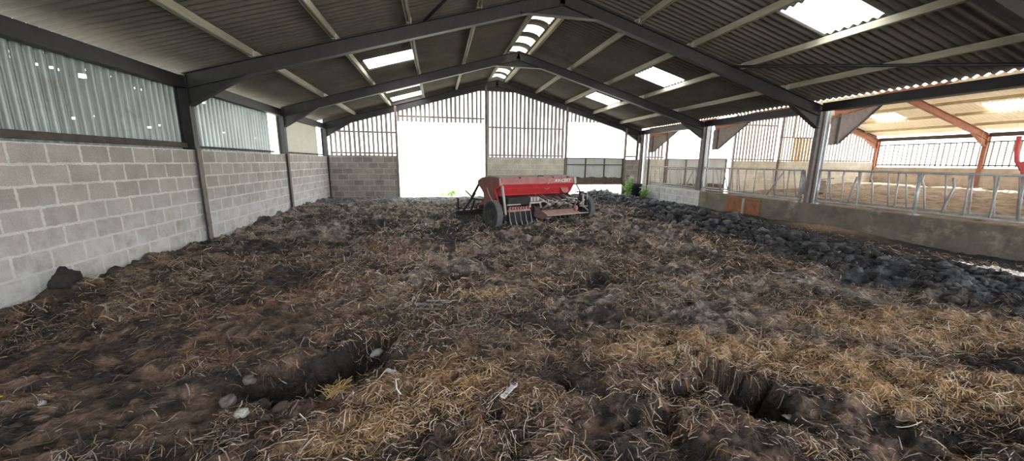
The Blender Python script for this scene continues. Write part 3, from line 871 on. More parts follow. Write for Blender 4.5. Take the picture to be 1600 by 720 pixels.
for h, lb in zip(H2, ['white rooflight in the tan far roof above the right edge of the feed barrier', 'white rooflight in the tan far roof beside the near galvanised post', 'white rooflight in the tan far roof in its nearest bay']): rooflight(h, z2r, lb, 'rooflights of the far span')

# ridge caps: arched cream sheets model light patches, dark ones the shadow bands between
zc = zl(RX - 0.36) + OFF
def ridge_cap(y0, y1, mat, lift, label, group):
    m = MB()
    n = 10
    vs, fs = [], []
    for i in range(n + 1):
        a = PI * i / n
        x, z = -0.42 * math.cos(a), 0.16 * math.sin(a) + lift
        for q in (0, 0.008):
            vs += [(x, -(y1 - y0) / 2, z + q), (x, (y1 - y0) / 2, z + q)]
    for i in range(n):
        k = i * 4
        fs += [(k, k + 1, k + 5, k + 4), (k + 2, k + 6, k + 7, k + 3), (k, k + 4, k + 6, k + 2), (k + 1, k + 3, k + 7, k + 5)]
    m.add(vs, fs)
    o = m.build('ridge_cap', mat, None, True)
    o.location = (RX, (y0 + y1) / 2, zc)
    return props(o, label, 'ridge cap', group)
yy, k = 9.25, 0
names = ORD
kp = kd = 0
while yy < GY - 0.1:
    if yy < FR[2]:
        a, b = '%s pale arched ridge cap past the large frame' % ORD[min(kp, 5)], '%s shadow-dark arched ridge cap past the large frame' % ORD[min(kd, 5)]
    else:
        a, b = '%s pale arched ridge cap past the second frame' % ORD[min(kp, 5)], '%s shadow-dark arched ridge cap past the second frame' % ORD[min(kd, 5)]
    ridge_cap(yy, yy + 0.66, M['cap_pale'], 0.05, a, 'pale ridge caps'); kp += 1
    ridge_cap(yy + 0.64, yy + 1.07, M['roof'], 0.01, b, 'dark ridge caps'); kd += 1
    yn = yy + 1.05
    if yy < FR[2] <= yn: kp = kd = 0
    yy = yn
ridge_cap(RY0, 9.26, M['roof'], 0.01, 'long dark arched ridge cap over the nearest bays', 'dark ridge caps')

# ------------------------------------------------------------------ rails, posts and trimmers
def post(name, a, b, w, d, mat, label, cat, group=None, up=(0, 1, 0)):
    m = MB(); m.bar(a, b, w, d, up)
    return props(m.build(name, mat, bevel=0.004), label, cat, group)
# dark sheeting rails over the left blockwork
for (y0, y1, lb) in [(FR[0] + 0.1, F1 - 0.1, 'dark timber rail at the foot of the near left sheeting'), (F1 + 0.1, 12.45, 'thin dark rail at the foot of the middle left sheeting'), (13.2, 17.5, 'thin dark rail at the foot of the buff end sheeting')]:
    w = 0.10 if y0 < F1 else 0.05
    post('sheeting_rail', (-0.09, y0, 1.93 + w / 2), (-0.09, y1, 1.93 + w / 2), 0.07, w, M['timber_dark'], lb, 'rail', 'rails along the left wall', (0, 0, 1))
# flange strips of the left columns showing down the wall face
for y, lb in [(F1, 'rusty brown steel strip running down the left wall below the large frame'), (FR[2], 'rusty brown steel strip running down the left wall below the second frame')]:
    post('column_strip', (0.066, y, -0.3), (0.066, y, 1.93), 0.12, 0.022, M['steel_brown'], lb, 'steel strip', None, (1, 0, 0))
for (x0, x1, z, lb) in [(0.1, 2.95, 2.06, 'dark rail crossing the foot of the left gable boards'), (0.1, 2.95, 3.0, 'thin rail halfway up the left gable boards'),
                        (3.06, 7.1, 3.74, 'thin rail behind the boards above the doorway'), (7.2, 11.15, 2.04, 'dark rail at the foot of the boards right of the doorway'),
                        (7.2, 11.15, 3.36, 'dark rail halfway up the boards right of the doorway'), (14.5, 15.3, 2.06, 'dark short rail beside the corner column'),
                        (15.75, 16.9, 2.04, 'dark rail under the boards beside the passage opening'), (21.15, 24.1, 2.0, 'dark rail under the far gable boards, left length'),
                        (24.3, 31.2, 1.97, 'dark rail under the far gable boards, right length'), (21.15, 24.1, 3.9, 'dark rail high on the far gable boards, left length'), (24.3, 28.6, 3.28, 'brown rail midway up the far gable boards, right length')]:
    post('boarding_rail', (x0, YB + 0.05, z), (x1, YB + 0.05, z), 0.05, 0.07, M['timber_dark'], lb, 'rail', 'rails of the gable boarding', (0, 0, 1))
for (y0, y1, z, lb) in [(FR[0], GY - 0.1, 1.78, 'white edged rail along the foot of the far slatted wall'), (FR[0], GY - 0.1, 2.93, 'dark rail along the top of the far slatted wall')]:
    post('boarding_rail', (X2 + 0.03, y0, z), (X2 + 0.03, y1, z), 0.05, 0.06, M['timber_dark'], lb, 'rail', 'rails of the far wall', (0, 0, 1))
for (x, z0, z1, mt, lb) in [(3.01, -0.2, 4.15, 'steel_brown', 'tall thin post on the left side of the bright doorway'), (7.14, -0.1, 5.2, 'steel_brown', 'tall thin post on the right side of the bright doorway'),
                            (11.2, -0.1, 4.4, 'steel_brown', 'steel post between the pale block wall and the sheeted gate'), (14.46, -0.1, 3.5, 'steel_brown', 'thin dark post on the right side of the sheeted gate opening'),
                            (15.16, 1.9, 3.15, 'timber_dark', 'short dark timber post beside the gable corner column'), (16.92, -0.3, 3.62, 'steel_brown', 'steel post left of the passage opening'), (21.1, -0.5, 4.6, 'steel_grey', 'grey steel post right of the passage opening'),
                            (24.2, -0.5, 5.3, 'steel_brown', 'tall grey post dividing the far gable boards')]:
    post('gable_post', (x, GY - 0.03, z0), (x, GY - 0.03, z1), 0.10, 0.10, M[mt], lb, 'post', 'gable posts')
# fence posts outside the doorway, in the glare
for (x, y, z1, lb) in [(6.53, 22, 1.5, 'slim fence post outside the doorway, left of three'), (6.91, 22.1, 1.6, 'slim fence post outside the doorway, middle of three'), (7.31, 22, 2.4, 'tall slim fence post outside, beside the door jamb')]:
    post('fence_post', (x, y, -0.1), (x, y, z1), 0.03, 0.03, M['timber_dark'], lb, 'fence post', 'fence posts outside')

# wind braces in the roof plane
def brace(a, b, r, lb, bend=None):
    m = MB()
    pts = [Vector(a).lerp(Vector(b), t / 8) for t in range(9)]
    if bend:
        for i, p in enumerate(pts): p.z += bend * math.sin(PI * i / 8)
    m.tube(pts, r, 8)
    return props(m.build('wind_brace', M['steel'], None, True), lb, 'brace', 'roof wind braces')
brace((12.3, F1 - 0.05, zr(12.3) - 0.02), (15.1, FR[0] + 0.1, zr(15.1) - 0.08), 0.032, 'long dark brace under the right roof slope, top right of the picture')
brace((4.6, F1 - 0.05, zl(4.6)), (6.9, FR[0] + 0.05, zl(6.9)), 0.03, 'dark slanting brace under the left slope before the large frame')

# string hanging from the far rafter
m = MB(); m.tube([(31.0, FR[2] - 0.02, 4.0 - 0.35), (30.95, FR[2] - 0.04, 3.2), (31.02, FR[2] - 0.02, 2.7)], 0.008, 6)
props(m.build('hanging_string', M['string']), 'pale string hanging from the rust red rafter of the far span', 'string')

# ------------------------------------------------------------------ feed barrier
BXP = 15.42
UP = [
 [(8.11, 8.04, .66, 0), (8.09, 7.97, .74, 0), (7.72, 7.66, .67, 1), (7.37, 7.28, .64, 0), (7.32, 7.32, .74, 0), (7.07, 6.99, .76, 1), (6.75, 6.65, .76, 0), (6.54, 6.48, .66, 0), (6.41, 6.30, .76, 0),
  (6.08, 5.97, .75, 1), (5.73, 5.64, .76, 0), (5.37, 5.31, .66, 0), (5.33, 5.28, .76, 0), (5.04, 4.93, .74, 0), (4.97, 4.95, .66, 0), (4.72, 4.63, .74, 0), (4.67, 4.58, .66, 0)],
 [(12.83, 12.71, .75, 0), (12.43, 12.39, .75, 0), (12.3, 12.03, .76, 0), (12.0, 12.01, .76, 0), (12.04, 11.98, .76, 0), (11.93, 11.63, .76, 0), (11.63, 11.6, .76, 0), (11.48, 11.42, .76, 0), (11.26, 11.21, .76, 0), (11.22, 11.07, .76, 0),
  (10.86, 10.83, .69, 0), (10.46, 10.43, .70, 0), (10.17, 10.02, .76, 0), (9.83, 9.69, .76, 0), (9.66, 9.61, .69, 0), (9.47, 9.35, .75, 0), (9.27, 9.23, .71, 0), (9.12, 8.97, .76, 0), (8.88, 8.84, .70, 0), (8.79, 8.66, .76, 0)],
 [(16.67, 16.66, .70, 0), (16.36, 16.21, .71, 0), (15.99, 15.87, .75, 0), (15.17, 15.1, .76, 0), (14.74, 14.44, .72, 0), (14.55, 14.3, .72, 0), (14.35, 14.34, .75, 0), (13.98, 14.03, .74, 0), (13.6, 13.52, .74, 0), (13.44, 13.4, .74, 0)],
]
DIAG = [[(7.41, 1.43, 7.54, .68, 0), (5.6, 1.48, 5.7, .65, 1)], [(9.45, 1.52, 10.0, .69, 0)], [(13.56, 1.5, 13.95, .80, 0)]]
SPAN = [(3.6, 8.36), (8.8, 12.98), (13.32, 16.72)]
LB = ['galvanised feed barrier between the right edge of the picture and the near galvanised post', 'galvanised feed barrier between the near and far galvanised posts', 'galvanised feed barrier in the far bay, ending beside the dark post']
for i in range(3):
    y0, y1 = SPAN[i]
    t = thing('feed_barrier', LB[i], 'feed barrier', (BXP, (y0 + y1) / 2, 0.62), 0, 'feed barrier lengths')
    yc = (y0 + y1) / 2
    L = lambda y, z, dx=0.0: (dx, y - yc, z - 0.62)
    tr = MB(); tr.tube([L(y0, 1.555), L(y1, 1.575)], 0.026, 12); tr.build('top_rail', M['galv_tube'], t, True)
    brl = MB(); brl.tube([L(y0, 0.70, -0.03), L(y1, 0.70, -0.03)], 0.026, 10); brl.build('bottom_rail', M['galv_tube'], t, True)
    brl = MB(); brl.tube([L(y0, 0.775, 0.05), L(y1, 0.775, 0.05)], 0.026, 10); brl.build('bottom_rail', M['galv_tube'], t, True)
    for (ya, yb, zb, bent) in UP[i]:
        m = MB()
        dx = -0.03 if zb < 0.72 else 0.04
        if bent:
            pts = [L(ya, 1.55), L(ya + 0.02, 1.40), L(ya - 0.03, 1.26, dx / 2), L(yb, zb, dx)]
        else:
            pts = [L(ya, 1.55), L(ya * .6 + yb * .4, 1.55 * .6 + zb * .4, dx * .4), L(yb, zb, dx)]
        m.tube(pts, 0.018, 8); m.build('upright', M['galv_tube'], t, True)
    for (ya, za, yb, zb, hk) in DIAG[i]:
        m = MB()
        pts = [L(ya, za, 0.02), L((ya + yb) / 2, (za + zb) / 2, 0.02), L(yb, zb, 0.02)]
        if hk: pts = [L(ya + 0.02, za, 0.02), L(ya - 0.03, za - 0.2, 0.02), L(yb, zb, 0.02)]
        m.tube(pts, 0.023, 8); m.build('yoke', M['galv_tube'], t, True)
    ends = [y0 + 0.02] if i else [6.12]
    for ye in ends + ([y1 - 0.02]):
        m = MB()
        m.tube([L(ye + (0.04 if ye == 6.12 else 0), 1.57), L(ye, 0.62)], 0.036, 12)
        m.box(-0.07, 0.07, ye - yc - 0.07, ye - yc + 0.07, -0.005, 0.012)
        m.build('stanchion', M['galv'], t, True)
post('timber_post', (15.36, 16.85, -0.2), (15.36, 16.85, 1.95), 0.07, 0.07, M['timber_dark'], 'dark upright post where the feed barrier ends by the gable', 'post')
post('leg_post', (15.26, 15.6, 0.0), (15.36, 15.64, 1.56), 0.05, 0.05, M['galv_tube'], 'pale tube leaning on the far end of the feed wall', 'post')
# rusty plates let into the feed wall
for (y0, y1, lb) in [(10.72, 11.42, 'rust brown steel plate on the feed wall, farther of the pair'), (9.98, 10.6, 'rust brown steel plate on the feed wall, nearer of the pair')]:
    m = MB(); m.box(15.262, 15.282, y0, y1, 0.02, 0.55)
    props(m.build('rusty_plate', M['rust'], bevel=0.004), lb, 'steel plate', 'rusty plates on the feed wall')
m = MB(); m.prism([(10.62, -0.2), (10.72, -0.2), (10.70, 0.55), (10.63, 0.55)], 'x', 15.24, 15.285)
props(m.build('wall_pier', M['concrete'], bevel=0.006), 'narrow pale concrete pier between the two rusty plates', 'pier')

# ------------------------------------------------------------------ sheeted gates in the gable
def sheeted_gate(x0, x1, y, cols, zb, zt, zmid, label, mud_top, mats):
    t = thing('sheeted_gate', label, 'gate', ((x0 + x1) / 2, y, zb), 0, 'sheeted gates of the gable')
    h = (x1 - x0) / 2
    m = MB()
    # sheet with fine vertical ribs
    n = int((x1 - x0) / 0.05) * 2
    vs, fs = [], []
    for i in range(n + 1):
        x = -h + 2 * h * i / n
        o = 0.006 if i % 2 else -0.006
        vs += [(x, o, 0.0), (x, o, zt - zb), (x, o + 0.004, 0), (x, o + 0.004, zt - zb)]
    for i in range(n):
        k = i * 4
        fs += [(k, k + 4, k + 5, k + 1), (k + 2, k + 3, k + 7, k + 6)]
    m.add(vs, fs); m.build('sheet', mats[0], t)
    for k in range(cols + 1):
        x = -h + 2 * h * k / cols
        m = MB(); m.box(x - 0.03, x + 0.03, -0.05, -0.012, 0, zt - zb); m.build('stile', mats[1], t)
    for z in (zt - zb - 0.02, zmid - zb, 0.03):
        m = MB(); m.box(-h, h, -0.046, -0.014, z - 0.022, z + 0.022); m.build('bar', mats[1], t)
    if mud_top:
        m = MB()
        r = random.Random(int(x0 * 10))
        top = [(x, mud_top - zb + r.uniform(-0.04, 0.04)) for x in np.linspace(-h, h, 24)]
        m.prism([(-h, -0.02)] + [(h, -0.02)] + top[::-1], 'y', -0.056, -0.01)
        m.build('mud_crust', M['mud'], t)
    return t
sheeted_gate(11.27, 14.40, GY + 0.04, 3, 0.62, 1.97, 1.62, 'three panel galvanised sheeted gate with brown muddy foot behind the drill', 0.98, (M['gate_sheet'], M['timber_dark']))
sheeted_gate(17.05, 19.35, GY + 0.04, 2, 0.0, 1.98, 1.42, 'galvanised sheeted gate in the passage opening, left leaf', 0.62, (M['gate_sheet'], M['steel_brown']))
sheeted_gate(19.4, 20.75, GY + 0.04, 1, 0.0, 2.02, 1.44, 'galvanised sheeted gate in the passage opening, right leaf', 0.62, (M['gate_sheet'], M['steel_brown']))

# grey feed box with a frame, standing in the far span
t = thing('feed_box', 'small grey box on a frame by the far gable wall, seen through the feed barrier', 'feed box', (23.9, 15.2, 0.2))
MB().box(-0.45, 0.45, -0.25, 0.25, 0.12, 0.75).build('box_body', M['steel_grey'], t, bevel=0.01)
for x in (-0.4, 0.4): MB().box(x - 0.03, x + 0.03, -0.2, 0.2, -0.15, 0.13).build('leg', M['steel_brown'], t)
m = MB(); m.bar((-0.9, -0.2, 0.72), (0.95, -0.2, 0.86), 0.05, 0.05); m.build('crossbar', M['steel_brown'], t)

# red post with a bracket at the right edge
t = thing('red_post', 'red painted steel post with a bent bracket at the right edge', 'post', (27.0, 9.62, 0.4))
m = MB(); m.tube([(0, 0, 0), (0, 0.06, 0.5), (0, 0.16, 1.2), (0, 0.30, 1.5)], 0.10, 12); m.build('shaft', M['red_gloss'], t, True)
m = MB(); m.tube([(0, 0.22, 1.2), (0, 0.42, 1.55), (0, 0.5, 2.0), (0, 0.52, 2.5)], 0.07, 10); m.build('bracket', M['red_gloss'], t, True)

# ------------------------------------------------------------------ the seed drill
DR = thing('seed_drill', 'old red mounted seed drill with long hopper and two tyred wheels', 'seed drill', (7.72, 9.87, 0.0), math.atan2(0.372, 0.928))
A0, A1 = -1.36, 1.25
prof = [(0.10, 1.12), (0.13, 1.29), (0.62, 1.335), (1.08, 1.26), (1.32, 1.17), (1.30, 1.11), (0.98, 0.70), (0.88, 0.52), (0.50, 0.52), (0.40, 0.72), (0.24, 0.83)]
body = [(0.12, 1.12), (1.28, 1.12), (0.98, 0.72), (0.86, 0.6), (0.5, 0.6), (0.40, 0.74), (0.26, 0.84)]
MB().prism(body, 'x', A0 + 0.02, A1 - 0.02).build('hopper', M['red_brown'], DR, bevel=0.008)
# pressed rear panel with a rolled seam
m = MB(); m.prism([(0.085, 1.115), (0.10, 1.125), (0.25, 0.835), (0.225, 0.82)], 'x', A0 + 0.03, A1 - 0.03)
m.tube([(A0 + 0.05, 0.135, 1.0), (A1 - 0.05, 0.135, 1.0)], 0.012, 8)
m.tube([(A0 + 0.05, 0.222, 0.825), (A1 - 0.05, 0.222, 0.825)], 0.014, 8)
m.build('hopper_panel', M['red'], DR, bevel=0.004)
m = MB(); m.tube([(0.1, 0.11, 0.985), (0.16, 0.085, 0.96), (0.24, 0.085, 0.96), (0.3, 0.11, 0.985)], 0.014, 8); m.build('panel_handle', M['red_dusty'], DR, True)
m = MB(); m.lathe([(0.0, 0.0), (0.13, 0.0), (0.15, 0.02), (0.13, 0.035), (0.0, 0.035)], 24, 'z')
hs = m.build('gauge_dial', M['red_dusty'], DR, True); hs.location = (0.93, 0.16, 0.94); hs.rotation_euler = (math.radians(90 - 27), 0, 0)
# lid in two pieces: dusty back face and grey top
m = MB(); m.prism([(0.075, 1.118), (0.10, 1.285), (0.12, 1.285), (0.10, 1.118)], 'x', A0 + 0.03, A1 - 0.02)
m.tube([(A0 + 0.04, 0.078, 1.125), (A1 - 0.03, 0.078, 1.125)], 0.013, 8)
m.build('lid_face', M['red_dusty'], DR, bevel=0.003)
m = MB(); m.prism([(0.07, 1.28), (0.08, 1.305), (0.62, 1.345), (1.1, 1.275), (1.34, 1.18), (1.34, 1.15), (1.08, 1.245), (0.62, 1.315)], 'x', A0 - 0.02, A1 + 0.02)
m.build('lid', M['lid_grey'], DR, bevel=0.004)
m = MB(); m.tube([(-0.12, 0.12, 1.31), (-0.1, 0.1, 1.335), (0.06, 0.1, 1.335), (0.08, 0.12, 1.31)], 0.013, 8); m.build('lid_handle', M['black'], DR, True)
for a in (-0.75, 0.42, 0.98):
    m = MB(); m.box(a - 0.02, a + 0.02, 0.07, 0.16, 1.27, 1.318); m.build('hinge', M['black'], DR)
for a in (A0 + 0.01, 0.24):
    m = MB(); m.box(a - 0.012, a + 0.012, 0.06, 0.10, 1.10, 1.17); m.build('latch', M['pale_steel'], DR)
# end plates
ep = [(0.11, 1.30), (0.62, 1.34), (1.08, 1.265), (1.12, 1.22), (1.34, 1.17), (1.36, 1.10), (1.02, 0.83), (0.98, 0.70), (1.18, 0.52), (1.2, 0.42), (0.62, 0.42), (0.44, 0.60), (0.36, 0.74), (0.22, 0.86), (0.07, 1.11)]
for a in (A0 - 0.012, A1 - 0.012):
    MB().prism(ep, 'x', a, a + 0.025).build('end_plate', M['red_brown'], DR, bevel=0.003)
# struts outside the left end: pale corner rail, rear post
m = MB(); m.bar((A0 - 0.03, 0.09, 1.29), (A0 - 0.03, 0.065, 1.1), 0.05, 0.03, (0, 1, 0)); m.build('corner_rail', M['pink_dust'], DR)
m = MB(); m.bar((A1 + 0.03, 0.09, 1.29), (A1 + 0.03, 0.065, 1.09), 0.09, 0.04, (0, 1, 0)); m.build('corner_rail', M['pale_steel'], DR)
m = MB(); m.bar((-1.40, -0.05, 1.10), (-1.40, -0.22, 0.36), 0.05, 0.05, (0, 1, 0)); m.build('support_post', M['pale_steel'], DR)
m = MB(); m.bar((-1.41, 0.05, 1.10), (-1.41, 0.42, 0.95), 0.03, 0.06); m.bar((-1.41, 0.32, 0.98), (-1.41, 0.1, 0.6), 0.03, 0.05); m.build('brace', M['red'], DR)
m = MB(); m.tube([(-1.42, 0.72, 1.0), (-1.44, 0.60, 0.86), (-1.43, 0.38, 0.64)], 0.014, 8); m.build('lever', M['pale_steel'], DR, True)
# wheels
def wheel(a, side):
    tw = 0.20
    m = MB()
    R = 0.38
    pr = [(0.235, -tw * .42), (0.27, -tw * .5), (0.32, -tw * .52), (R - 0.012, -tw * .44), (R, -tw * .3), (R - 0.004, -tw * .12), (R - 0.012, -tw * .1), (R - 0.012, -tw * .04), (R, -tw * .02), (R, tw * .02), (R - 0.012, tw * .04), (R - 0.012, tw * .1), (R - 0.004, tw * .12),
          (R, tw * .3), (R - 0.012, tw * .44), (0.32, tw * .52), (0.27, tw * .5), (0.235, tw * .42), (0.235, -tw * .42)]
    m.lathe(pr, 44, 'x')
    ty = m.build('tyre', M['tyre'], DR, True); ty.location = (a, 0, 0.355)
    m = MB()
    for k in range(5):
        t0 = -tw * .40 + k * tw * .17
        m.lathe([(R - 0.02, t0), (R + 0.004, t0 + 0.003), (R + 0.004, t0 + tw * .12 - 0.003), (R - 0.02, t0 + tw * .12)], 44, 'x')
    m.build('tread', M['tread'], ty)
    m = MB()
    m.lathe([(0.0, side * 0.02), (0.06, side * 0.03), (0.065, side * 0.05), (0.10, side * 0.045), (0.12, side * 0.015), (0.19, side * 0.01), (0.215, side * 0.055), (0.24, side * 0.06), (0.238, -side * 0.06), (0.2, -side * 0.04), (0, -side * 0.03)], 32, 'x')
    m.build('rim', M['rim'], ty, True)
    m = MB()
    m.lathe([(0.0, side * 0.085), (0.035, side * 0.085), (0.045, side * 0.06), (0.045, side * 0.03)], 16, 'x')
    for k in range(5):
        an = 2 * PI * k / 5
        m.lathe([(0, side * 0.06), (0.012, side * 0.058), (0.012, side * 0.03)], 8, 'x', (0, 0.085 * math.cos(an), 0.085 * math.sin(an)))
    m.build('hub', M['rim'], ty, True)
wheel(-1.66, -1)
wheel(1.64, 1)
m = MB(); m.tube([(-1.6, 0, 0.345), (1.6, 0, 0.345)], 0.03, 10); m.build('axle', M['black'], DR, True)
# main beams
m = MB(); m.box(-1.5, 1.5, 0.45, 0.55, 0.42, 0.54); m.box(-1.5, 1.5, 1.0, 1.1, 0.40, 0.5); m.build('main_beam', M['maroon'], DR, bevel=0.006)
for a in (-1.3, -0.4, 0.5, 1.3):
    m = MB(); m.box(a - 0.04, a + 0.04, 0.0, 1.1, 0.43, 0.5); m.build('cross_member', M['maroon'], DR, bevel=0.006)
# metering row: dark housing, trays and seed cups on the left half
m = MB(); m.box(-1.33, -0.62, -0.22, 0.3, 0.58, 0.80); m.build('metering_housing', M['black'], DR, bevel=0.02)
m = MB(); m.box(-1.36, -0.66, -0.30, -0.22, 0.435, 0.475); m.build('cup_tray', M['pink_dust'], DR, bevel=0.004)
m = MB(); m.box(-1.38, -0.95, -0.26, -0.22, 0.60, 0.625); m.build('drive_rail', M['pale_steel'], DR)
for k in range(8):
    a = -1.30 + k * 0.088
    m = MB()
    m.tube([(a, -0.26, 0.47), (a, -0.25, 0.55)], [0.034, 0.022], 10)
    m.bar((a - 0.025, -0.28, 0.49), (a + 0.03, -0.26, 0.56), 0.012, 0.025)
    m.build('seed_cup', M['red_dusty'] if k % 2 else M['pink_dust'], DR, True)
# grey metering boxes right of the housing
for k in range(3):
    a = -0.53 + k * 0.11
    m = MB(); m.box(a - 0.04, a + 0.04, -0.18, 0.12, 0.66, 0.78); m.build('seed_box', M['pale_steel'], DR, bevel=0.012)
m = MB(); m.box(-0.60, -0.2, -0.2, -0.14, 0.60, 0.65); m.bar((-0.58, -0.17, 0.62), (-0.58, -0.17, 0.50), 0.04, 0.04); m.bar((-0.25, -0.17, 0.62), (-0.19, -0.17, 0.47), 0.035, 0.035); m.build('box_bracket', M['pale_steel'], DR, bevel=0.004)
# rear shaft and hoses across the right half
m = MB(); m.tube([(-0.2, -0.12, 0.63), (1.2, -0.12, 0.66)], 0.02, 8); m.build('agitator_shaft', M['pale_steel'], DR, True)
hr = random.Random(9)
for k in range(15):
    a = -0.15 + k * 0.088
    d = hr.choice([-1, 1, 1, 1]) * hr.uniform(0.1, 0.36)
    z0 = 0.80 - hr.uniform(0, 0.05)
    pts = [(a, 0.18, z0), (a + d * 0.35, -0.04 - hr.uniform(0, .16), z0 - 0.12), (a + d * 0.8, -0.16 - hr.uniform(0, .1), 0.56), (a + d, 0.0, 0.44 - hr.uniform(0, .08))]
    m = MB(); m.tube(pts, 0.026, 8)
    # ribbed hose rings
    for q in range(1, 3):
        p = Vector(pts[q]); dd = (Vector(pts[q + 1]) - Vector(pts[q - 1])).normalized() * 0.02
        m.tube([p - dd, p + dd], 0.033, 8)
    m.build('seed_hose', M['hose'] if k % 3 else M['pale_steel'], DR, True)
for (p, q) in [((0.05, -0.2, 0.5), (0.4, -0.22, 0.66)), ((0.35, -0.22, 0.56), (0.75, -0.2, 0.54)), ((0.55, -0.24, 0.62), (0.95, -0.22, 0.48)), ((0.15, -0.24, 0.62), (0.55, -0.24, 0.58)), ((0.7, -0.2, 0.72), (1.15, -0.2, 0.66))]:
    m = MB(); m.tube([p, q], 0.016, 8); m.build('linkage_rod', M['pale_steel'], DR, True)
# footboard: a dusty pink walkway on the right, its left half folded up showing dark maroon
m = MB()
vs = [(-0.40, -0.2, 0.40), (1.0, -0.2, 0.385), (1.0, -0.52, 0.30), (-0.22, -0.52, 0.285)]
m.add(vs + [(q[0], q[1], q[2] - 0.015) for q in vs], [(0, 1, 2, 3), (7, 6, 5, 4), (0, 4, 5, 1), (1, 5, 6, 2), (2, 6, 7, 3), (3, 7, 4, 0)]); m.build('footboard', M['pink_dust'], DR)
m = MB(); m.tube([(-0.24, -0.53, 0.285), (1.30, -0.53, 0.28)], 0.018, 8); m.build('footboard_rail', M['pale_steel'], DR, True)
m = MB(); m.add([(-0.62, -0.40, 0.58), (-0.60, -0.42, 0.45), (-0.66, -0.47, 0.30), (-0.42, -0.53, 0.20), (-0.25, -0.54, 0.27), (-0.28, -0.53, 0.33)] + [(-0.62, -0.38, 0.58), (-0.60, -0.40, 0.45), (-0.66, -0.45, 0.30), (-0.42, -0.51, 0.20), (-0.25, -0.52, 0.27), (-0.28, -0.51, 0.33)],
               [(0, 1, 2, 3, 4, 5), (11, 10, 9, 8, 7, 6), (0, 6, 7, 1), (1, 7, 8, 2), (2, 8, 9, 3), (3, 9, 10, 4), (4, 10, 11, 5), (5, 11, 6, 0)]); m.build('folded_board', M['maroon'], DR)
m = MB(); m.tube([(-0.30, -0.56, 0.24), (-0.25, -0.58, 0.215), (-0.20, -0.56, 0.24)], 0.012, 8); m.build('board_catch', M['pale_steel'], DR, True)
m = MB(); m.box(-1.34, -0.5, -0.28, -0.24, 0.12, 0.43); m.build('apron', M['black'], DR)
m = MB(); m.lathe([(0.0, 0.0), (0.07, 0.0), (0.08, 0.03), (0.06, 0.06), (0.0, 0.06)], 20, 'x', (0.9, -0.38, 0.42)); m.build('drive_sprocket', M['pink_dust'], DR, True)
# coulters: pale tines under the drill
for k in range(16):
    a = -1.34 + k * 0.172
    m = MB()
    bz = -0.34 if k < 6 else -0.1
    m.tube([(a, bz + 0.05, 0.43), (a + 0.012, bz, 0.2), (a + 0.02, bz - 0.06, 0.08), (a + 0.05, bz - 0.02, -0.04)], [0.010, 0.010, 0.014, 0.008], 8)
    m.build('coulter', M['galv_tube'] if k < 6 else M['hose'], DR, True)
for k in range(10):
    a = -1.25 + k * 0.27
    m = MB(); m.lathe([(0.0, -0.008), (0.17, -0.002), (0.17, 0.002), (0.0, 0.008)], 24, 'x', (a, 0.25, 0.15)); m.build('coulter_disc', M['black'], DR, True)
# right end: drive links and struts
for (p, q, r, mt) in [((1.36, -0.22, 0.80), (1.34, -0.26, 0.40), 0.03, 'pale_steel'), ((1.55, -0.2, 0.86), (1.55, -0.22, 0.44), 0.014, 'pale_steel'), ((1.28, -0.2, 0.52), (1.52, -0.3, 0.30), 0.02, 'pale_steel'),
                      ((1.22, -0.24, 0.50), (1.45, -0.2, 0.62), 0.02, 'pale_steel'), ((1.26, -0.2, 0.44), (1.55, -0.25, 0.42), 0.018, 'pale_steel'), ((1.30, 0.02, 1.06), (1.46, -0.02, 0.80), 0.022, 'black'), ((1.44, 0.0, 0.82), (1.46, 0.0, 0.44), 0.03, 'black'), ((1.30, 0.0, 0.84), (1.6, 0.0, 0.84), 0.02, 'black')]:
    m = MB(); m.tube([p, q], r, 8); m.build('strut', M[mt], DR, True)
# front three-point frame seen past the left wheel
m = MB(); m.box(-1.75, 1.3, 1.95, 2.1, 0.08, 0.24); m.build('tool_beam', M['black'], DR, bevel=0.01)
for (p, q, w) in [((-1.70, 2.02, 0.1), (-1.70, 2.02, 0.62), 0.045), ((-1.55, 2.0, 0.2), (-1.25, 1.75, 0.78), 0.06), ((-1.42, 2.1, 0.84), (-1.30, 1.9, 0.66), 0.035), ((-1.30, 1.9, 0.62), (-1.32, 1.32, 1.12), 0.055), ((-1.30, 1.85, 0.6), (-1.32, 1.1, 0.62), 0.05),
                  ((-1.32, 1.9, 0.24), (-1.30, 1.7, 0.56), 0.045), ((-1.3, 2.0, 0.16), (-1.3, 0.9, 0.44), 0.08), ((0.9, 2.0, 0.16), (0.9, 0.9, 0.44), 0.08)]:
    m = MB(); m.bar(p, q, w, w); m.build('hitch_bar', M['black'] if p[2] < 0.7 else M['steel_brown'], DR, bevel=0.004)
# white lettering and mark on the lid
def letter_mesh(txt, size, shear, parent, loc, mat, name):
    cu = bpy.data.curves.new(name, 'FONT'); cu.body = txt; cu.size = size; cu.shear = shear; cu.extrude = 0.002; cu.offset = 0.004; cu.align_x = 'LEFT'
    tmp = link(bpy.data.objects.new('tmp', cu))
    dg = bpy.context.evaluated_depsgraph_get(); dg.update()
    me = bpy.data.meshes.new_from_object(tmp.evaluated_get(dg))
    bpy.data.objects.remove(tmp)
    me.materials.clear(); me.materials.append(mat)
    o = link(bpy.data.objects.new(name, me)); o.parent = parent
    o.location = loc; o.rotation_euler = (math.radians(98), 0, 0)
    xs = [v.co.x for v in me.vertices]
    return o, max(xs) - min(xs)
lt, wd = letter_mesh('AV-CEST', 0.13, 0.25, DR, (0.46, 0.068, 1.155), M['white'], 'lettering')
lt.scale = (0.66 / wd, 1, 1)
m = MB()
m.prism([(0.20, 1.25), (0.42, 1.25), (0.40, 1.225), (0.30, 1.225), (0.33, 1.19), (0.30, 1.165), (0.26, 1.20)], 'y', 0.068, 0.076)
m.build('maker_mark', M['pink_dust'], DR)

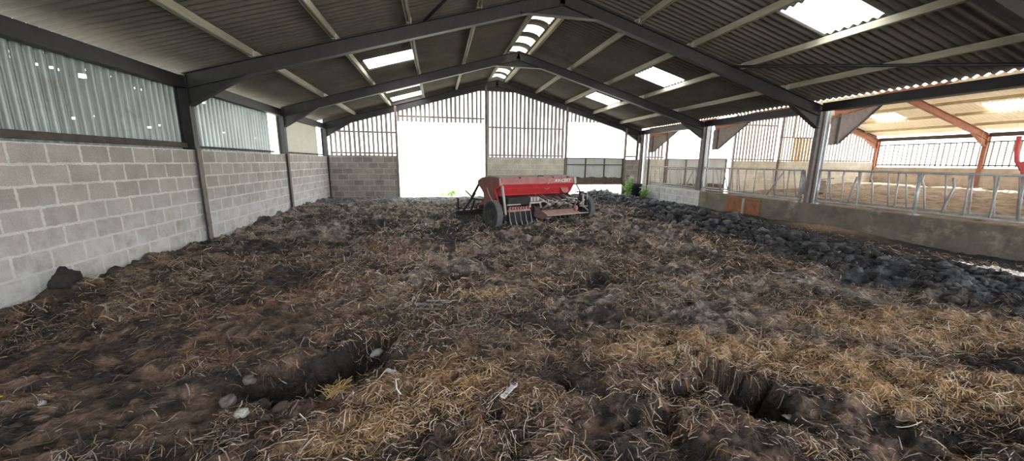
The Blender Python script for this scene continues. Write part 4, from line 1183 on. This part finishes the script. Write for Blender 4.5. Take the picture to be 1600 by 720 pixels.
# ------------------------------------------------------------------ odds and ends on the floor
def Hs(x, y): return float(hgt(np.array([x]), np.array([y]))[0])
def rock(name, x, y, s, mat, label, cat, seed):
    bm = bmesh.new(); bmesh.ops.create_icosphere(bm, subdivisions=3, radius=1.0)
    for v in bm.verts:
        d = mnoise.noise(v.co * 1.3 + Vector((seed * 3.7, 0, 0))) * 0.5 + mnoise.noise(v.co * 3.1 + Vector((0, seed, 0))) * 0.18
        v.co = Vector((v.co.x * s[0], v.co.y * s[1], v.co.z * s[2])) * (1 + d)
    me = bpy.data.meshes.new(name); bm.to_mesh(me); bm.free(); me.materials.append(mat)
    me.polygons.foreach_set('use_smooth', [True] * len(me.polygons))
    o = link(bpy.data.objects.new(name, me)); o.location = (x, y, Hs(x, y) + s[2] * 0.75)
    o.rotation_euler = (0, 0, seed)
    return props(o, label, cat)
# white plastic tag
t = thing('plastic_tag', 'white plastic strap end lying on the straw at the bottom centre', 'plastic tag', (5.24, 2.29, Hs(5.24, 2.29) + 0.035), math.radians(48))
m = MB(); m.prism([(-0.085, -0.018), (0.04, -0.018), (0.07, -0.026), (0.1, -0.014), (0.1, 0.014), (0.07, 0.026), (0.04, 0.018), (-0.085, 0.018)], 'z', -0.006, 0.006); m.build('strap', M['plastic'], t, bevel=0.003)
m = MB(); m.lathe([(0.008, 0), (0.016, 0), (0.016, 0.01), (0.008, 0.01)], 16, 'z', (0.07, 0, 0.004)); m.build('eyelet', M['steel_grey'], t)
m = MB(); m.box(-0.095, -0.07, -0.02, 0.02, -0.008, 0.012); m.build('end_clip', M['plastic'], t, bevel=0.003)
rock('pale_stone', 3.43, 2.47, (0.055, 0.035, 0.028), M['stone'], 'squarish pale stone at the near edge of the left hollow', 'stone', 1)
rock('pale_stone', 2.06, 2.82, (0.022, 0.02, 0.018), M['stone'], 'small white pebble near the left edge of the picture', 'stone', 2)
rock('pale_stone', 4.35, 2.78, (0.042, 0.028, 0.03), M['stone'], 'flat cream stone just right of the left hollow', 'stone', 3)
rock('pale_stone', 4.15, 3.42, (0.06, 0.04, 0.035), M['stone'], 'grey stone on the far rim of the left hollow', 'stone', 4)
rock('plastic_scrap', 7.87, 8.05, (0.08, 0.05, 0.04), M['plastic'], 'white scrap of plastic on the floor below the right wheel of the drill', 'plastic scrap', 5)
rock('grey_clod', 3.42, 2.72, (0.09, 0.065, 0.05), mat_plain('grey_crust', (0.10, 0.088, 0.08), 0.9, 0, 0.3, 20, 0.5, 50), 'larger grey clod inside the left hollow', 'clod', 6)
rock('grey_clod', 3.62, 2.62, (0.05, 0.04, 0.035), M['mud'], 'small grey clod on the right of the larger one in the left hollow', 'clod', 7)
for q, (x_, y_, s_, lb) in enumerate([(3.28, 2.62, 0.06, 'grey clod at the left end of the left hollow'), (3.30, 2.88, 0.05, 'grey brown clod on the far left lip of the left hollow'), (3.55, 2.50, 0.04, 'small clod beside the squarish pale stone by the left hollow'), (3.86, 2.72, 0.045, 'grey clod beside the golden tuft in the left hollow')]):
    rock('grey_clod', x_, y_, (s_, s_ * 0.75, s_ * 0.7), M['clod_grey'], lb, 'clod', 11 + q)
rock('muck_mound', 0.22, 5.30, (0.10, 0.14, 0.13), mat_plain('black_muck', (0.03, 0.026, 0.024), 0.9, 0, 0.4, 12, 0.8, 30), 'dark mound of muck against the foot of the left block wall', 'muck heap', 3)
m = MB(); m.tube([(4.45, 2.56, Hs(4.45, 2.56) + 0.05), (4.43, 2.53, Hs(4.43, 2.53) + 0.07), (4.44, 2.49, Hs(4.44, 2.49) + 0.05), (4.47, 2.45, Hs(4.47, 2.45) + 0.02)], 0.006, 6)
props(m.build('white_curl', M['plastic'], None, True), 'white curled stalk right of the left hollow', 'stalk')
for k, (dx, dy, an, lb) in enumerate([(0, 0, 0.1, 'silvery splinter of plank in the middle of the floor, nearest of three'), (0.05, 0.09, -0.05, 'silvery splinter of plank in the middle of the floor, middle of three'), (0.16, 0.17, 0.02, 'silvery splinter of plank in the middle of the floor, farthest of three')]):
    x, y = 4.58 + dx, 4.02 + dy
    m = MB(); m.prism([(-0.19, -0.012), (0.15, -0.018), (0.20, 0.0), (0.16, 0.018), (-0.17, 0.014)], 'z', -0.008, 0.008)
    o = m.build('plank_splinter', M['plank_grey'], bevel=0.002); o.location = (x, y, Hs(x, y) + 0.014); o.rotation_euler = (0.12 - 0.1 * k, 0.06 * k, an - 0.3 + 0.22 * k); o.scale = (1.0 - 0.15 * k, 0.8, 1)
    props(o, lb, 'plank splinter', 'plank splinters')
m = MB()
for k in range(9):
    a = 2 * PI * k / 9
    c_, s_ = math.cos(a), math.sin(a)
    m.add([(0, 0, 0), (0.013 * c_ - .004 * s_, 0.013 * s_ + .004 * c_, 0.006), (0.024 * c_, 0.024 * s_, 0.004), (0.013 * c_ + .004 * s_, 0.013 * s_ - .004 * c_, 0.006)], [(0, 1, 2, 3)])
m.lathe([(0, 0.009), (0.006, 0.007), (0.007, 0.0)], 10, 'z')
o = m.build('yellow_flower', M['yellow']); o.location = (1.765, 2.89, Hs(1.765, 2.89) + 0.035); props(o, 'tiny yellow flower at the left edge of the picture', 'flower')
# pale tuft by the right hollow
m = MB(); r = random.Random(3)
for k in range(60):
    a = r.uniform(0.0, 2.1); L = r.uniform(0.06, 0.2)
    b = Vector((7.14 + r.uniform(-.03, .03), 1.80 + r.uniform(-.02, .02), Hs(7.14, 1.8) + 0.06))
    e = b + Vector((math.cos(a - 1.2) * L * .7, -abs(math.sin(a)) * L, -0.03 + r.uniform(-.02, .02)))
    m.tube([b, b.lerp(e, .5) + Vector((0, 0, 0.02)), e], 0.002, 4)
props(m.build('straw_tuft', mat_plain('bleached_straw', (0.55, 0.5, 0.46), 0.8, 0, 0.15, 20, 0)), 'pale bleached tuft of straw at the near end of the right hollow', 'straw tuft')
m = MB(); r = random.Random(4)
for k in range(70):
    a = r.uniform(-0.6, 3.0); L = r.uniform(0.06, 0.16)
    b = Vector((3.98 + r.uniform(-.05, .05), 2.60 + r.uniform(-.05, .05), Hs(3.98, 2.6) + 0.0))
    e = b + Vector((math.cos(a) * L * .8, math.sin(a) * L * .8, L * r.uniform(.15, .6)))
    m.tube([b, b.lerp(e, .5) + Vector((0, 0, 0.02)), e], 0.0022, 4)
props(m.build('straw_tuft', mat_plain('golden_straw', (0.42, 0.28, 0.12), 0.8, 0, 0.2, 20, 0)), 'golden tuft of straw standing at the right of the left hollow', 'straw tuft')

# dark tub, weeds and grass by the gable
t = thing('plastic_tub', 'black plastic tub standing beside the weeds at the gable corner', 'tub', (14.82, 17.1, 0.0))
m = MB(); m.lathe([(0.0, -0.05), (0.30, -0.05), (0.36, 0.62), (0.39, 0.66), (0.37, 0.68), (0.33, 0.64), (0.28, 0.05), (0.0, 0.05)], 28, 'z'); m.build('tub_body', M['tub'], t, True)
m = MB(); m.tube([(0.36 * math.cos(a), 0.36 * math.sin(a), 0.5) for a in np.linspace(0, 2 * PI, 24, endpoint=False)], 0.014, 6, True); m.build('rim_band', M['tub'], t, True)
def weed(x, y, h, w, n, label, flowers, seed):
    r = random.Random(seed)
    t = thing('weed', label, 'weed', (x, y, Hs(min(x, 15.2), y) - 0.02))
    st, lf, fl_ = MB(), MB(), MB()
    for k in range(7):
        a = r.uniform(0, 2 * PI); s = r.uniform(0.2, 1.0) * w
        top = Vector((math.cos(a) * s, math.sin(a) * s * .6, h * r.uniform(0.5, 1.0)))
        st.tube([(0, 0, 0), top * .5 + Vector((0, 0, .06)), top], [0.014, 0.01, 0.006], 6)
        for q in range(n):
            f = r.uniform(0.12, 1.0)
            c = top * f + Vector((r.uniform(-.07, .07), r.uniform(-.07, .07), r.uniform(-.02, .04)))
            d = Vector((r.uniform(-1, 1), r.uniform(-1, 1), r.uniform(-.3, .6))).normalized() * r.uniform(0.10, 0.2)
            sd = d.cross(Vector((0, 0, 1))).normalized() * d.length * 0.33
            lf.add([c, c + d * .45 + sd, c + d, c + d * .45 - sd], [(0, 1, 2), (0, 2, 3)])
        if flowers and k < flowers:
            for q in range(14):
                c = top + Vector((r.uniform(-.09, .09), r.uniform(-.09, .09), r.uniform(0, .10)))
                fl_.lathe([(0, 0.03), (0.034, 0.012), (0.026, -0.012), (0, -0.018)], 6, 'z', tuple(c))
    st.build('stem', M['leaf'], t); lf.build('leaves', M['leaf'], t)
    if flowers: fl_.build('flower_heads', M['bloom'], t, True)
weed(14.15, 16.6, 1.2, 0.42, 46, 'leafy green weed with pale flower heads in front of the sheeted gate', 3, 1)
weed(14.9, 16.3, 0.62, 0.2, 24, 'slim green weed in front of the black tub by the feed wall', 1, 2)
weed(5.4, 18.6, 0.3, 0.6, 40, 'low pale weeds at the foot of the bright doorway', 0, 3)
def grass_strip(name, n, fn, hmin, hmax, label, seed):
    r = np.random.default_rng(seed)
    x, y = fn(r, n)
    z = hgt(np.clip(x, 0, 15.3), np.clip(y, 0, 18.5)) - 0.01
    h = hmin + (hmax - hmin) * r.random(n)
    a = r.random(n) * 2 * PI; ln = 0.4 * h * r.random(n)
    w = 0.008 + 0.008 * r.random(n)
    d = np.stack([np.cos(a), np.sin(a), 0 * a], -1); s = np.stack([-np.sin(a), np.cos(a), 0 * a], -1) * w[:, None]
    b = np.stack([x, y, z], -1)
    mid = b + d * ln[:, None] * .35; mid[:, 2] += h * .6
    tip = b + d * ln[:, None]; tip[:, 2] += h
    VV = np.stack([b - s, b + s, mid + s * .7, mid - s * .7, tip + s * .1, tip - s * .1], 1).reshape(-1, 3)
    k = np.arange(n)[:, None] * 6
    F = np.concatenate([k + np.array([[0, 1, 2, 3]]), k + np.array([[3, 2, 4, 5]])])
    return props(np_mesh(name, VV, F, M['grass'], None, False), label, 'grass', kind='stuff')
grass_strip('grass', 2600, lambda r, n: (3.1 + 4.0 * r.random(n), 18.1 + 2.4 * r.random(n)), 0.04, 0.22, 'green grass growing outside the bright doorway', 41)
grass_strip('gate_grass', 2400, lambda r, n: (12.2 + 3.2 * r.random(n) ** .8, 16.75 + 0.55 * r.random(n)), 0.03, 0.2, 'green grass along the foot of the sheeted gate', 42)

# ------------------------------------------------------------------ light
w = bpy.data.worlds.new('overcast')
scn.world = w
w.use_nodes = True
nt = w.node_tree
bg = nt.nodes['Background']
tc = nt.nodes.new('ShaderNodeTexCoord')
sep = nt.nodes.new('ShaderNodeSeparateXYZ'); nt.links.new(tc.outputs['Generated'], sep.inputs[0])
rp = nt.nodes.new('ShaderNodeValToRGB'); nt.links.new(sep.outputs[2], rp.inputs['Fac'])
rp.color_ramp.elements[0].color = (1.0, 1.0, 1.0, 1); rp.color_ramp.elements[1].color = (0.80, 0.90, 1.0, 1)
nt.links.new(rp.outputs['Color'], bg.inputs['Color'])
bg.inputs['Strength'].default_value = 5.0
sun = bpy.data.lights.new('sun', 'SUN'); sun.energy = 30.0; sun.angle = math.radians(0.6); sun.color = (1.0, 0.95, 0.87)
so = link(bpy.data.objects.new('sun', sun))
so.rotation_euler = Vector((-2.3, 0.02, -3.42)).to_track_quat('-Z', 'Y').to_euler()
so.location = (30, 8, 40)

# ------------------------------------------------------------------ camera
yaw, pitch, roll = 0.205399, -0.187785, 0.010087
fwd = Vector((math.sin(yaw) * math.cos(pitch), math.cos(yaw) * math.cos(pitch), math.sin(pitch)))
r0 = Vector((math.cos(yaw), -math.sin(yaw), 0)); u0 = r0.cross(fwd)
r2 = math.cos(roll) * r0 + math.sin(roll) * u0; u2 = -math.sin(roll) * r0 + math.cos(roll) * u0
cam = bpy.data.cameras.new('camera')
cam.sensor_width = 36; cam.sensor_fit = 'HORIZONTAL'
cam.lens = 36 * 561.94 / 1600
cam.clip_start = 0.05; cam.clip_end = 400
co = link(bpy.data.objects.new('camera', cam))
mw = Matrix.Identity(4)
for i in range(3):
    mw[i][0], mw[i][1], mw[i][2] = r2[i], u2[i], -fwd[i]
mw[0][3], mw[1][3], mw[2][3] = 4.7709, 0.0, 1.7129
co.matrix_world = mw
scn.camera = co

scn.view_settings.view_transform = 'Standard'
scn.view_settings.look = 'None'
scn.view_settings.exposure = 0.0
scn.view_settings.gamma = 1.0
scn.view_settings.use_curve_mapping = False
scn.cycles.use_denoising = True
scn.cycles.max_bounces = 10
scn.cycles.diffuse_bounces = 6
scn.cycles.transparent_max_bounces = 12
scn.cycles.sample_clamp_indirect = 8
